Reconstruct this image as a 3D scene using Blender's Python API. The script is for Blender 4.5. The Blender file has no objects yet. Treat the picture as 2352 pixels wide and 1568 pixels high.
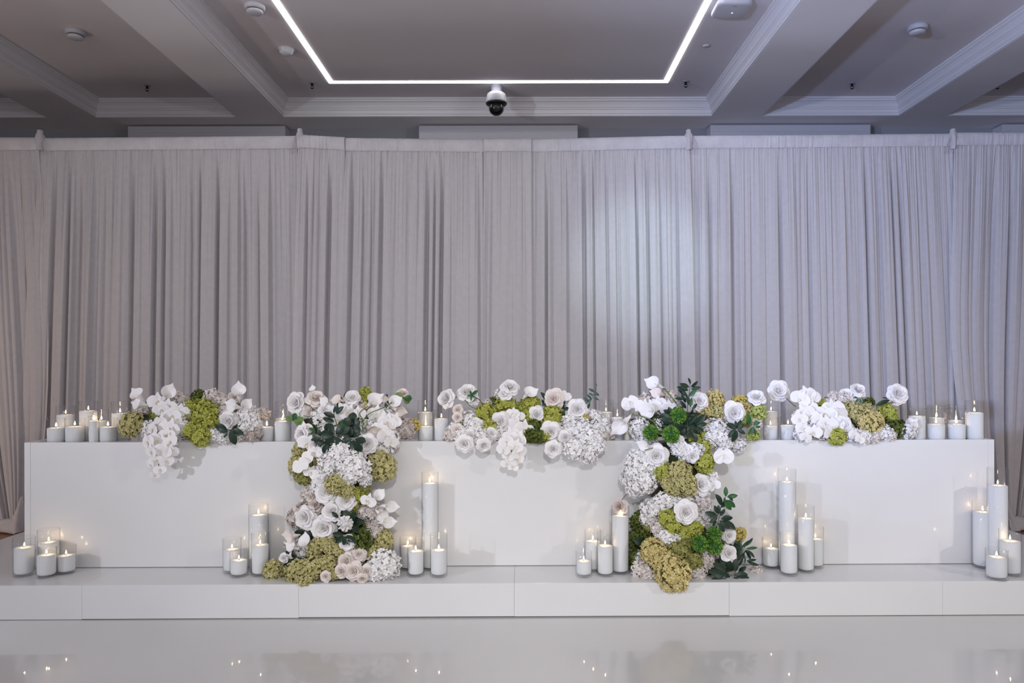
import bpy, math, random
import numpy as np
from mathutils import Vector, Matrix, Euler

PI = math.pi
R = math.radians
C = bpy.context.scene.collection
scene = bpy.context.scene

# ------------------------------------------------------------------ camera, world, lights, exposure
F = 1700.0                       # focal length, pixels of the 2352 wide frame
VX, VY = 1195.0, 830.0           # horizon / straight-ahead point
CAMZ = 1.19
ROLL = R(0.13)
cam_d = bpy.data.cameras.new('camera')
cam_d.lens = F / 2352 * 36
cam_d.sensor_width = 36
cam_d.shift_x = -(VX - 1176) / 2352
cam_d.shift_y = (VY - 784) / 2352
cam_d.clip_end = 100
cam = bpy.data.objects.new('camera', cam_d)
cam.location = (0, 0, CAMZ)
cam.rotation_euler = (Matrix.Rotation(PI/2, 3, 'X') @ Matrix.Rotation(-ROLL, 3, 'Z')).to_euler()
C.objects.link(cam)
scene.camera = cam

world = bpy.data.worlds.new('world')
scene.world = world
world.use_nodes = True
world.node_tree.nodes['Background'].inputs[0].default_value = (0.92, 0.90, 0.93, 1)
world.node_tree.nodes['Background'].inputs[1].default_value = 0.84

def spot(name, loc, target, energy, color, size, radius=0.1, blend=0.6):
    l = bpy.data.lights.new(name, 'SPOT')
    l.energy = energy; l.color = color; l.spot_size = R(size); l.spot_blend = blend
    l.shadow_soft_size = radius
    o = bpy.data.objects.new(name, l)
    o.location = loc
    o.rotation_euler = (Vector(target) - Vector(loc)).to_track_quat('-Z', 'Y').to_euler()
    C.objects.link(o)
    return o
spot('stage_light_left', (-5.6, -0.8, 1.7), (3.5, 5.3, 2.8), 600, (0.86, 0.89, 1.0), 78, 0.07, 1.0)
spot('stage_light_right', (5.4, 0.2, 1.9), (0.8, 3.9, 0.9), 215, (1.0, 0.95, 0.9), 70, 0.07, 0.9)
spot('stage_light_front', (0.3, -1.6, 3.0), (0.5, 4.0, 0.6), 330, (1.0, 0.99, 0.98), 54, 0.05, 1.0)
spot('stage_light_blue', (-2.2, -0.5, 1.6), (3.6, 5.3, 2.9), 950, (0.40, 0.54, 1.0), 50, 0.10, 1.0)
spot('stage_light_beam', (0.4, 0.2, 3.3), (0.88, 5.27, 1.88), 420, (0.66, 0.92, 1.0), 14, 0.03, 1.0)
spot('curtain_fill_left', (-5.4, 3.6, 0.6), (-3.7, 5.3, 0.5), 70, (1.0, 0.80, 0.66), 110, 0.25, 1.0)  # unseen fill light, added to warm and brighten the lower left curtain
spot('ceiling_fill_left', (-5.6, 2.6, 0.5), (-3.4, 4.6, 3.5), 60, (1.0, 0.84, 0.74), 95, 0.25, 1.0)  # added upward fill with no fixture, lifts the left ceiling bays
spot('curtain_fill_right', (5.4, 3.6, 0.6), (3.7, 5.3, 0.4), 32, (1.0, 0.84, 0.76), 100, 0.25, 1.0)  # weaker added fill, warms the foot of the right curtain

scene.view_settings.view_transform = 'Standard'
scene.view_settings.look = 'None'
scene.view_settings.gamma = 1
scene.view_settings.use_curve_mapping = False
scene.view_settings.exposure = 0.0
scene.cycles.transparent_max_bounces = 32
scene.cycles.sample_clamp_indirect = 4.0

# ------------------------------------------------------------------ measuring helpers
def unroll(px, py):
    dx, dy = px - VX, py - VY
    return VX + dx - ROLL*dy, VY + dy + ROLL*dx
def at(px, py, D):
    px, py = unroll(px, py)
    return Vector(((px - VX)/F*D, D, CAMZ - (py - VY)/F*D))
def on_plane(px, py, z):
    ux, uy = unroll(px, py)
    D = (CAMZ - z)*F/(uy - VY)
    return Vector(((ux - VX)/F*D, D, z))
SKEW = 0.008                     # the podium and the desk stand turned a touch: their left end is nearer
def sk(x, y): return y + SKEW*x

# ------------------------------------------------------------------ materials
def lin(c):
    c = c/255.0
    return c/12.92 if c <= 0.04045 else ((c + 0.055)/1.055)**2.4
def rgb(r, g, b): return (lin(r), lin(g), lin(b), 1)

def mat(name, col, rough=0.6, col2=None, scale=8, metallic=0, spec=0.5, coat=0, coat_rough=0.03, translucent=0, bump=0, bump_scale=60, island=False, emit=None, emit_strength=0):
    m = bpy.data.materials.new(name); m.use_nodes = True
    nt = m.node_tree; b = nt.nodes['Principled BSDF']; out = nt.nodes['Material Output']
    b.inputs['Base Color'].default_value = col
    b.inputs['Roughness'].default_value = rough
    b.inputs['Metallic'].default_value = metallic
    b.inputs['Specular IOR Level'].default_value = spec
    b.inputs['Coat Weight'].default_value = coat
    b.inputs['Coat Roughness'].default_value = coat_rough
    if emit:
        b.inputs['Emission Color'].default_value = emit
        b.inputs['Emission Strength'].default_value = emit_strength
    tc = nt.nodes.new('ShaderNodeTexCoord')
    csock = None
    if col2:
        mx = nt.nodes.new('ShaderNodeMix'); mx.data_type = 'RGBA'
        mx.inputs[6].default_value = col; mx.inputs[7].default_value = col2
        if island:
            g = nt.nodes.new('ShaderNodeNewGeometry')
            nt.links.new(g.outputs['Random Per Island'], mx.inputs[0])
        else:
            n = nt.nodes.new('ShaderNodeTexNoise'); n.inputs['Scale'].default_value = scale
            n.inputs['Detail'].default_value = 4
            nt.links.new(tc.outputs['Object'], n.inputs['Vector'])
            mr = nt.nodes.new('ShaderNodeMapRange'); mr.inputs[1].default_value = 0.3; mr.inputs[2].default_value = 0.7
            nt.links.new(n.outputs[0], mr.inputs[0]); nt.links.new(mr.outputs[0], mx.inputs[0])
        csock = mx.outputs[2]
        nt.links.new(csock, b.inputs['Base Color'])
    if bump:
        n2 = nt.nodes.new('ShaderNodeTexNoise'); n2.inputs['Scale'].default_value = bump_scale
        nt.links.new(tc.outputs['Object'], n2.inputs['Vector'])
        bp = nt.nodes.new('ShaderNodeBump'); bp.inputs['Strength'].default_value = bump; bp.inputs['Distance'].default_value = 0.003
        nt.links.new(n2.outputs[0], bp.inputs['Height']); nt.links.new(bp.outputs[0], b.inputs['Normal'])
    if translucent:
        t = nt.nodes.new('ShaderNodeBsdfTranslucent'); t.inputs[0].default_value = col
        if csock: nt.links.new(csock, t.inputs[0])
        ms = nt.nodes.new('ShaderNodeMixShader'); ms.inputs[0].default_value = translucent
        nt.links.new(b.outputs[0], ms.inputs[1]); nt.links.new(t.outputs[0], ms.inputs[2])
        nt.links.new(ms.outputs[0], out.inputs['Surface'])
    return m

M = {}
M['ceiling'] = mat('ceiling_paint', rgb(224,219,222), 0.9, rgb(219,213,216), 1.2)
M['beam'] = mat('beam_paint', rgb(234,231,233), 0.85, rgb(228,225,228), 1.5)
M['crown'] = mat('crown_paint', rgb(214,212,216), 0.8)
M['wall'] = mat('wall_paint', rgb(150,152,160), 0.9, rgb(140,142,150), 1)
M['box'] = mat('box_paint', rgb(190,190,198), 0.6, rgb(182,182,190), 2)
M['white_gloss'] = mat('white_gloss_panel', rgb(230,229,229), 0.32, rgb(226,225,225), 2.5, coat=0.35, coat_rough=0.05)
M['dance'] = mat('white_gloss_floor', rgb(214,212,210), 0.25, rgb(208,206,204), 1.3, coat=0.6, coat_rough=0.035, bump=0.015, bump_scale=3)
M['dark'] = mat('dark_gap', rgb(60,45,38), 0.8)
M['led'] = mat('led_light', rgb(255,255,255), 0.5, emit=(1, .98, .98, 1), emit_strength=7)
M['plastic'] = mat('white_plastic', rgb(196,196,202), 0.35)
M['plastic_grey'] = mat('grey_plastic', rgb(150,152,165), 0.4)
M['black'] = mat('black_plastic', rgb(18,18,20), 0.4)
M['smoked'] = mat('smoked_dome', rgb(12,14,16), 0.06, coat=1)
M['metal_dark'] = mat('dark_metal', rgb(40,36,36), 0.35, metallic=0.7)
M['red'] = mat('red_indicator', rgb(230,60,70), 0.4, emit=(1, .1, .12, 1), emit_strength=1.2)
M['lens'] = mat('camera_lens', rgb(90,95,100), 0.1, metallic=0.6)
M['fabric'] = mat('voile_fabric', rgb(212,208,211), 0.95, rgb(206,203,206), 30, spec=0.1, translucent=0.22, bump=0.25, bump_scale=420)
M['fabric_hem'] = mat('voile_pocket', rgb(214,211,215), 0.95, rgb(200,197,202), 12, spec=0.1, translucent=0.1, bump=0.4, bump_scale=160)
M['wax'] = mat('granulated_wax', rgb(243,243,243), 0.8, rgb(228,228,230), 650, bump=0.3, bump_scale=900)
M['wax_cream'] = mat('cream_wax', rgb(238,232,214), 0.7, rgb(230,224,206), 120, bump=0.4, bump_scale=500)
M['wick'] = mat('wick', rgb(70,50,35), 0.9)
M['flame'] = mat('flame', rgb(255,220,150), 0.5, emit=(1, .70, .38, 1), emit_strength=50)
# flower materials
def petal_mat(name, a, b, island=True, tr=0.07, rough=0.7, scale=8):
    return mat(name, rgb(*a), rough, rgb(*b), scale, spec=0.25, translucent=tr, island=island)
M['p_white'] = petal_mat('white_petal', (252,249,248), (246,243,243))
M['p_cream'] = petal_mat('cream_petal', (247,238,232), (240,229,222))
M['p_beige'] = petal_mat('beige_petal', (230,217,210), (217,203,196))
M['h_white'] = petal_mat('white_floret', (253,251,249), (243,240,240))
M['h_cream'] = petal_mat('cream_floret', (244,236,231), (228,219,214))
M['h_beige'] = petal_mat('beige_floret', (220,208,202), (197,184,178))
M['h_lime'] = petal_mat('lime_floret', (200,202,108), (166,170,74))
M['h_limelight'] = petal_mat('pale_lime_floret', (206,214,140), (182,194,104))
M['h_dry'] = petal_mat('dry_floret', (218,211,158), (190,181,122))
M['h_olive'] = petal_mat('olive_floret', (176,174,112), (148,146,80))
M['h_gold'] = petal_mat('golden_floret', (230,215,158), (208,192,128))
M['h_yellow'] = petal_mat('yellow_floret', (232,214,134), (214,194,106))
M['h_moss'] = petal_mat('moss_floret', (112,124,58), (80,92,36))
M['pom_green'] = petal_mat('green_pompon_petal', (128,172,78), (92,138,52))
M['core_white'] = mat('core_white', rgb(214,211,209), 0.9)
M['core_green'] = mat('core_green', rgb(128,126,70), 0.9)
M['core_dark'] = mat('core_dark', rgb(46,52,30), 0.95, rgb(70,74,44), 30, bump=0.6, bump_scale=40)
M['leaf'] = mat('dark_leaf', rgb(12,38,24), 0.42, rgb(20,54,32), 20, translucent=0.05)
M['leaf_mid'] = mat('green_leaf', rgb(32,84,38), 0.42, rgb(48,104,46), 20, translucent=0.1)
M['leaf_light'] = mat('light_leaf', rgb(96,128,62), 0.45, rgb(118,146,82), 20, translucent=0.12)
M['leaf_euc'] = mat('blue_green_leaf', rgb(44,78,66), 0.5, rgb(60,94,80), 20)
M['stem'] = mat('green_stem', rgb(106,124,62), 0.5, rgb(86,104,50), 30)
M['stem_dark'] = mat('dark_stem', rgb(66,68,48), 0.6)
M['spadix'] = mat('spadix', rgb(232,228,206), 0.6)
M['lip'] = mat('orchid_lip', rgb(240,234,222), 0.5, rgb(228,214,180), 60)

def glass_material():
    m = bpy.data.materials.new('clear_glass'); m.use_nodes = True
    nt = m.node_tree; nt.nodes.clear()
    out = nt.nodes.new('ShaderNodeOutputMaterial')
    tr = nt.nodes.new('ShaderNodeBsdfTransparent')
    gl = nt.nodes.new('ShaderNodeBsdfGlossy'); gl.inputs['Roughness'].default_value = 0.02
    gl.inputs[0].default_value = (0.9, 0.92, 0.95, 1)
    lw = nt.nodes.new('ShaderNodeLayerWeight'); lw.inputs[0].default_value = 0.5
    cr = nt.nodes.new('ShaderNodeMix'); cr.data_type = 'RGBA'
    cr.inputs[6].default_value = (0.985, 0.988, 0.988, 1); cr.inputs[7].default_value = (0.42, 0.43, 0.44, 1)
    mp = nt.nodes.new('ShaderNodeMath'); mp.operation = 'POWER'; mp.inputs[1].default_value = 9.0
    nt.links.new(lw.outputs['Facing'], mp.inputs[0]); nt.links.new(mp.outputs[0], cr.inputs[0])
    nt.links.new(cr.outputs[2], tr.inputs[0])
    m2 = nt.nodes.new('ShaderNodeMath'); m2.operation = 'MULTIPLY_ADD'; m2.inputs[1].default_value = 0.35; m2.inputs[2].default_value = 0.025
    nt.links.new(mp.outputs[0], m2.inputs[0])
    ms = nt.nodes.new('ShaderNodeMixShader')
    nt.links.new(m2.outputs[0], ms.inputs[0]); nt.links.new(tr.outputs[0], ms.inputs[1]); nt.links.new(gl.outputs[0], ms.inputs[2])
    nt.links.new(ms.outputs[0], out.inputs['Surface'])
    return m
M['glass'] = glass_material()

def wood_material():
    m = bpy.data.materials.new('wood_floor'); m.use_nodes = True
    nt = m.node_tree; b = nt.nodes['Principled BSDF']
    tc = nt.nodes.new('ShaderNodeTexCoord'); mp = nt.nodes.new('ShaderNodeMapping'); mp.inputs['Scale'].default_value = (1, 12, 1)
    n = nt.nodes.new('ShaderNodeTexNoise'); n.inputs['Scale'].default_value = 3; n.inputs['Detail'].default_value = 8
    mx = nt.nodes.new('ShaderNodeMix'); mx.data_type = 'RGBA'
    mx.inputs[6].default_value = rgb(140,98,70); mx.inputs[7].default_value = rgb(168,122,90)
    nt.links.new(tc.outputs['Object'], mp.inputs[0]); nt.links.new(mp.outputs[0], n.inputs['Vector'])
    nt.links.new(n.outputs[0], mx.inputs[0]); nt.links.new(mx.outputs[2], b.inputs['Base Color'])
    b.inputs['Roughness'].default_value = 0.4
    return m
M['wood'] = wood_material()

# ------------------------------------------------------------------ mesh helpers
class MB:
    def __init__(s): s.v = []; s.f = []; s.m = []
    def add(s, vs, fs, mi=0):
        b = len(s.v)
        s.v.extend([tuple(v) for v in vs]); s.f.extend([tuple(i + b for i in f) for f in fs]); s.m.extend([mi]*len(fs))
    def box(s, x0, x1, y0, y1, z0, z1, mi=0, skew=True):
        q = (lambda x, y: sk(x, y)) if skew else (lambda x, y: y)
        vs = [(x, q(x, y), z) for z in (z0, z1) for (x, y) in ((x0,y0),(x1,y0),(x1,y1),(x0,y1))]
        s.add(vs, [(0,3,2,1),(4,5,6,7),(0,1,5,4),(1,2,6,5),(2,3,7,6),(3,0,4,7)], mi)
    def lathe(s, prof, n=24, mi=0, c=(0,0,0), closed=False):
        b = []
        for (r, z) in prof:
            for k in range(n):
                a = 2*PI*k/n; b.append((c[0] + r*math.cos(a), c[1] + r*math.sin(a), c[2] + z))
        fs = []
        m = len(prof)
        for i in range(m if closed else m - 1):
            j = (i + 1) % m
            for k in range(n):
                l = (k + 1) % n
                fs.append((i*n + k, i*n + l, j*n + l, j*n + k))
        s.add(b, fs, mi)
    def tube(s, pts, r0, r1=None, n=6, mi=0):
        r1 = r0 if r1 is None else r1
        pts = [Vector(p) for p in pts]; vs = []; fs = []
        for i, p in enumerate(pts):
            t = (pts[min(i+1, len(pts)-1)] - pts[max(i-1, 0)]).normalized()
            u = t.cross(Vector((0.31, 0.9, 0.22))).normalized(); w = t.cross(u)
            r = r0 + (r1 - r0)*i/max(1, len(pts)-1)
            for k in range(n):
                a = 2*PI*k/n; vs.append(p + r*(u*math.cos(a) + w*math.sin(a)))
        for i in range(len(pts)-1):
            for k in range(n):
                l = (k+1) % n; fs.append((i*n+k, i*n+l, (i+1)*n+l, (i+1)*n+k))
        fs.append(tuple(range(n))[::-1]); fs.append(tuple((len(pts)-1)*n + k for k in range(n)))
        s.add(vs, fs, mi)
    def mesh(s, name, mats, smooth=True):
        me = bpy.data.meshes.new(name)
        me.from_pydata([tuple(v) for v in s.v], [], s.f)
        for m in (mats if isinstance(mats, (list, tuple)) else [mats]): me.materials.append(M[m] if isinstance(m, str) else m)
        me.polygons.foreach_set('material_index', s.m)
        me.polygons.foreach_set('use_smooth', [smooth]*len(s.f))
        me.update()
        return me
    def build(s, name, mats, parent=None, smooth=True, loc=None, bevel=0):
        o = bpy.data.objects.new(name, s.mesh(name, mats, smooth)); C.objects.link(o)
        if parent: o.parent = parent
        if loc is not None: o.location = loc
        if bevel:
            b = o.modifiers.new('bevel', 'BEVEL'); b.width = bevel; b.segments = 2; b.limit_method = 'ANGLE'
        return o
def tag(o, label, cat, group=None, kind=None):
    o['label'] = label; o['category'] = cat
    if group: o['group'] = group
    if kind: o['kind'] = kind
    return o
def struct(o): o['kind'] = 'structure'; return o
def empty(name, loc, label, cat, group=None):
    o = bpy.data.objects.new(name, None); C.objects.link(o); o.location = loc; o.empty_display_size = 0.1
    return tag(o, label, cat, group)
def smooth_path(pts, n=4):
    pts = [Vector(p) for p in pts]
    if len(pts) < 3: return pts
    out = []
    P = [pts[0]*2 - pts[1]] + pts + [pts[-1]*2 - pts[-2]]
    for i in range(1, len(P)-2):
        for k in range(n):
            t = k/n; a, b, c, d = P[i-1], P[i], P[i+1], P[i+2]
            out.append(0.5*((2*b) + (c-a)*t + (2*a-5*b+4*c-d)*t*t + (3*b-a-3*c+d)*t**3))
    out.append(pts[-1])
    return out

# ------------------------------------------------------------------ room
CEIL, SOF, DB, WALL = 3.54, 3.39, 6.65, 7.0
def sbox(name, x0, x1, y0, y1, z0, z1, m, parent=None):
    b = MB(); b.box(x0, x1, y0, y1, z0, z1, skew=False); o = b.build(name, m, parent, smooth=False)
    return o
struct(sbox('floor', -7, 7, -3, 7.0, -0.15, -0.006, 'wood'))
struct(sbox('ceiling', -7, 7, -3, 7.1, CEIL, CEIL+0.1, 'ceiling'))
struct(sbox('wall_back', -7, 7, WALL, WALL+0.1, -0.15, CEIL, 'wall'))
struct(sbox('wall_left', -7.1, -7, -3, 7.1, -0.15, CEIL, 'wall'))
struct(sbox('wall_right', 7, 7.1, -3, 7.1, -0.15, CEIL, 'wall'))
struct(sbox('ceiling_beam_back', -7, 7, DB, WALL, SOF, CEIL, 'beam'))
beams = [(-5.95, -5.52), (-4.24, -3.81), (-2.54, -2.13), (1.73, 2.18), (3.41, 3.84), (5.1, 5.53)]
for a, b_ in beams:
    struct(sbox('ceiling_beam', a, b_, -3, DB, SOF, CEIL, 'beam'))
prof = [(0.0,-.148),(.010,-.148),(.010,-.132),(.016,-.128),(.018,-.098),(.026,-.092),(.026,-.082),(.032,-.08),(.040,-.058),(.052,-.040),(.066,-.030),(.066,-.018),(.074,-.016),(.074,0)]
edges = [-7] + [v for p in beams for v in p] + [7]
n_tr = 0
for i in range(0, len(edges), 2):
    a, b_ = edges[i], edges[i+1]
    n_tr += 1
    mb = MB(); vs = []
    for (o, z) in prof:
        vs += [(a+o, -3, CEIL+z), (a+o, DB-o, CEIL+z), (b_-o, DB-o, CEIL+z), (b_-o, -3, CEIL+z)]
    fs = []
    for k in range(len(prof)-1):
        for j in range(3):
            fs.append((k*4+j, k*4+j+1, (k+1)*4+j+1, (k+1)*4+j))
    mb.add(vs, fs)
    struct(mb.build('trim_%d' % n_tr, 'crown', smooth=False))

# light frame set in the ceiling
lx0, lx1, ly0, ly1, lw = -1.605, 1.25, 1.6, 6.24, 0.042
led = empty('led_light_frame', (0, 3, CEIL), 'thin white glowing rectangular light line set into the ceiling', 'ceiling light')
for (x0, x1, y0, y1) in ((lx0, lx1, ly1-lw*1.1, ly1), (lx0, lx1, ly0, ly0+lw), (lx0, lx0+lw, ly0+lw, ly1-lw*1.1), (lx1-lw, lx1, ly0+lw, ly1-lw*1.1)):
    b = MB(); b.box(x0, x1, y0-3, y1-3, -0.004, 0.004, skew=False); b.build('light_strip', 'led', led, smooth=False)

# boxes on the back wall under the soffit
for (p0, p1, lab) in ((-375, -12, 'pale grey long wall box far left above the curtain'),
                      (293, 655, 'dim grey long wall box above the left curtain'),
                      (962, 1327, 'long grey wall box with a thin shiny line, below the dome camera'),
                      (1632, 2000, 'bluish long wall box above the right curtain'),
                      (2303, 2660, 'bluish wall box cut off by the right edge of the picture')):
    if p1 < 0: continue
    xa, xb = at(p0, 290, 6.85).x, at(p1, 290, 6.85).x
    e = empty('wall_box', ((xa+xb)/2, WALL, 3.1), lab, 'wall box', 'long boxes on the back wall')
    w = (xb - xa)/2
    b = MB(); b.box(-w, w, -.15, 0, 0, .275, skew=False); b.build('housing', 'box', e, smooth=False, bevel=.004)
    b = MB(); b.box(-w+.01, w-.01, -.156, -.15, .215, .220, skew=False); b.build('edge_strip', 'plastic', e, smooth=False)

# ceiling devices
def onceil(px, py, z=CEIL): return on_plane(px, py, z)
def detector(px, py, lab):
    p = onceil(px, py)
    e = empty('smoke_detector', p, lab, 'smoke detector', 'smoke detectors')
    b = MB(); b.lathe([(0,0),(.066,0),(.068,-.006),(.068,-.018),(.060,-.03),(.050,-.032)], 32); b.build('base', 'plastic', e)
    b = MB(); b.lathe([(.050,-.030),(.050,-.044)], 32); b.build('slot', 'black', e)
    b = MB(); b.lathe([(0,-.036),(.051,-.037),(.054,-.042),(.050,-.052),(.036,-.058),(0,-.06)], 32); b.build('sensor_cap', 'plastic', e)
detector(173, 71, 'white smoke detector on the left ceiling bay')
detector(585, 12, 'white smoke detector at the top, left of the glowing light line')
detector(2107, 60, 'white smoke detector on the right ceiling bay')
p = onceil(657, 112)
e = empty('motion_sensor', p, 'white domed motion sensor with a red glint on the ceiling', 'sensor')
b = MB(); b.lathe([(0,0),(.058,0),(.060,-.008),(.056,-.016)], 32); b.build('base', 'plastic', e)
b = MB(); b.lathe([(.054,-.012),(.050,-.028),(.036,-.044),(.018,-.052),(0,-.054)], 32); b.build('dome', 'plastic', e)
b = MB(); b.lathe([(0,-.004),(.005,-.002),(.005,.002),(0,.004)], 10); b.build('indicator_light', 'red', e, loc=(-.024,-.032,-.036))
p = onceil(1680, 12)
e = empty('access_point', p, 'white rounded square wireless unit on the ceiling, cut by the top edge', 'ceiling device')
def rsq(w, r, z, n=6):
    out = []
    for cx, cy, a0 in ((1,1,0),(-1,1,90),(-1,-1,180),(1,-1,270)):
        for k in range(n+1):
            a = R(a0 + 90*k/n); out.append((cx*(w-r)+r*math.cos(a), cy*(w-r)+r*math.sin(a), z))
    return out
b = MB(); rings = [rsq(.11,.04,0), rsq(.115,.045,-.012), rsq(.115,.045,-.03), rsq(.108,.05,-.038), rsq(.094,.05,-.042)]
n = len(rings[0]); vs = [v for r_ in rings for v in r_]
fs = [(i*n+k, (i+1)*n+k, (i+1)*n+(k+1)%n, i*n+(k+1)%n) for i in range(4) for k in range(n)] + [tuple(4*n+k for k in reversed(range(n)))]
b.add(vs, fs); b.build('casing', 'plastic', e)
b = MB(); b.lathe([(0,-.041),(.004,-.043),(0,-.045)], 8); b.build('indicator_light', 'led', e, loc=(.01,.02,0))
b = MB(); b.box(-.018, .018, -.004, .004, -.0432, -.041, skew=False); b.build('badge', 'plastic_grey', e, loc=(-.005,-.075,0))
sp = [(338, 196, 'small dark sprinkler head on the left ceiling bay'), (717, 190, 'small dark sprinkler head left of the light line corner'),
      (1575, 187, 'small dark sprinkler head right of the light line corner'), (1957, 191, 'small dark sprinkler head on the right ceiling bay'),
      (2291, 191, 'small dark sprinkler head at the far right behind the beam')]
for px, py, lab in sp:
    e = empty('sprinkler', onceil(px, py), lab, 'sprinkler', 'ceiling sprinklers')
    b = MB(); b.lathe([(0,0),(.028,0),(.027,-.004),(.012,-.007)], 20); b.build('escutcheon', 'plastic_grey', e)
    b = MB(); b.lathe([(.009,-.004),(.009,-.018),(.012,-.02),(.012,-.026),(.004,-.028)], 12)
    b.tube([(-.009,0,-.026),(-.013,0,-.036),(-.004,0,-.046)], .002, n=5); b.tube([(.009,0,-.026),(.013,0,-.036),(.004,0,-.046)], .002, n=5)
    b.build('body', 'metal_dark', e)
    b = MB(); b.lathe([(0,-.046),(.013,-.046),(.013,-.049),(0,-.05)], 12); b.build('deflector', 'metal_dark', e)
e = empty('ceiling_plate', onceil(1622, 105), 'small flat round cover plate on the ceiling', 'cover plate')
b = MB(); b.lathe([(0,-.005),(.026,-.005),(.028,-.003),(.028,0)], 24); b.build('plate', 'ceiling', e)
b = MB(); b.lathe([(.028,0),(.031,-.001),(.031,0)], 24); b.build('rim', 'metal_dark', e)

# dome camera
p = onceil(1140, 197)
e = empty('dome_camera', p, 'white security camera with a black glass dome hanging from the ceiling', 'security camera')
s = p.y/F
b = MB(); b.lathe([(0,0),(.050,0),(.050,-.012),(.046,-.014),(.044,-.05),(.045,-.052),(.045,-.06),(.040,-.062)], 32); b.build('mount', 'plastic_grey', e)
b = MB(); b.lathe([(.040,-.058),(.066,-.064),(.078,-.074),(.084,-.10),(.088,-.138),(.088,-.15),(.080,-.15)], 40); b.build('housing', 'plastic', e)
b = MB(); b.lathe([(.086,-.146),(.091,-.150),(.088,-.160),(.072,-.172),(.060,-.174)], 40); b.build('collar', 'black', e)
b = MB(); b.lathe([(.064,-.168),(.066,-.19)] + [(.066*math.cos(a), -.19-.066*math.sin(a)) for a in [PI/2*k/8 for k in range(1,9)]], 40); b.build('dome', 'smoked', e)
b = MB(); b.lathe([(0,-.012),(.014,-.01),(.018,0),(.014,.01),(0,.012)], 16); b.build('lens', 'lens', e, loc=(0,-.062,-.20))

# ------------------------------------------------------------------ white floor, podium, desk
PF, DF = 3.44, 3.73      # front of podium, front of desk
PZ, DZ = 0.16, 0.79
df = MB(); df.box(-5.2, 5.2, -2.9, PF+.3, -0.006, 0.0)
struct(df.build('floor_white', 'dance', smooth=False))
pod = empty('stage_podium', (0, PF+.8, 0), 'low white glossy platform in joined sections under the long desk', 'platform')
rp = random.Random(3)
for k in range(6):
    x0 = -3.03 + k*1.0 + .0004; x1 = x0 + .9992
    g = [.002, .004, .007, .006, .003, .003][k]
    b = MB(); b.box(x0, x1, PF+.0152, PF+1.62, PZ-.018, PZ, skew=True); o = b.build('deck_top', 'white_gloss', None, smooth=False, bevel=.0005)
    o.parent = pod; o.location = (0, -(PF+.8), 0)
    b = MB(); b.box(x0, x1, PF, PF+.015, g, PZ); o = b.build('front_panel', 'white_gloss', None, smooth=False, bevel=.0005)
    o.parent = pod; o.location = (0, -(PF+.8), 0)
for xx in (-3.027, 2.955):
    b = MB(); b.box(xx, xx+.015, PF+.018, PF+1.6, .001, PZ-.0185); o = b.build('side_panel', 'white_gloss', None, smooth=False); o.parent = pod; o.location = (0, -(PF+.8), 0)
b = MB(); b.box(-2.99, 2.93, PF+.03, PF+1.58, .0005, PZ-.02); o = b.build('frame', 'white_gloss', None, smooth=False); o.parent = pod; o.location = (0, -(PF+.8), 0)

dx0, dx1, LIP = -2.487, 2.40, 0.02
desk = empty('long_desk', (0, DF+.13, PZ), 'long white glossy desk with a plain front, topped with flowers and candles', 'desk')
def dpart(name, x0, x1, y0, y1, z0, z1, m='white_gloss', bevel=.0015):
    b = MB(); b.box(x0, x1, y0, y1, z0, z1); o = b.build(name, m, None, smooth=False, bevel=bevel)
    o.parent = desk; o.location = (0, -(DF+.13), -PZ); return o
dpart('front_panel', dx0+.03, dx1-.03, DF, DF+.018, PZ+.003, DZ)
dpart('side_panel', dx0, dx0+.0295, DF-.001, DF+.28, PZ+.001, DZ)
dpart('side_panel', dx1-.0295, dx1, DF-.001, DF+.28, PZ+.001, DZ)
dpart('desktop', dx0+.03, dx1-.03, DF+.0185, DF+.28, DZ-LIP-.02, DZ-LIP)
dpart('back_rail', dx0+.03, dx1-.03, DF+.262, DF+.279, PZ+.3, DZ-LIP-.021)
DTOP = DZ - LIP

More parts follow.
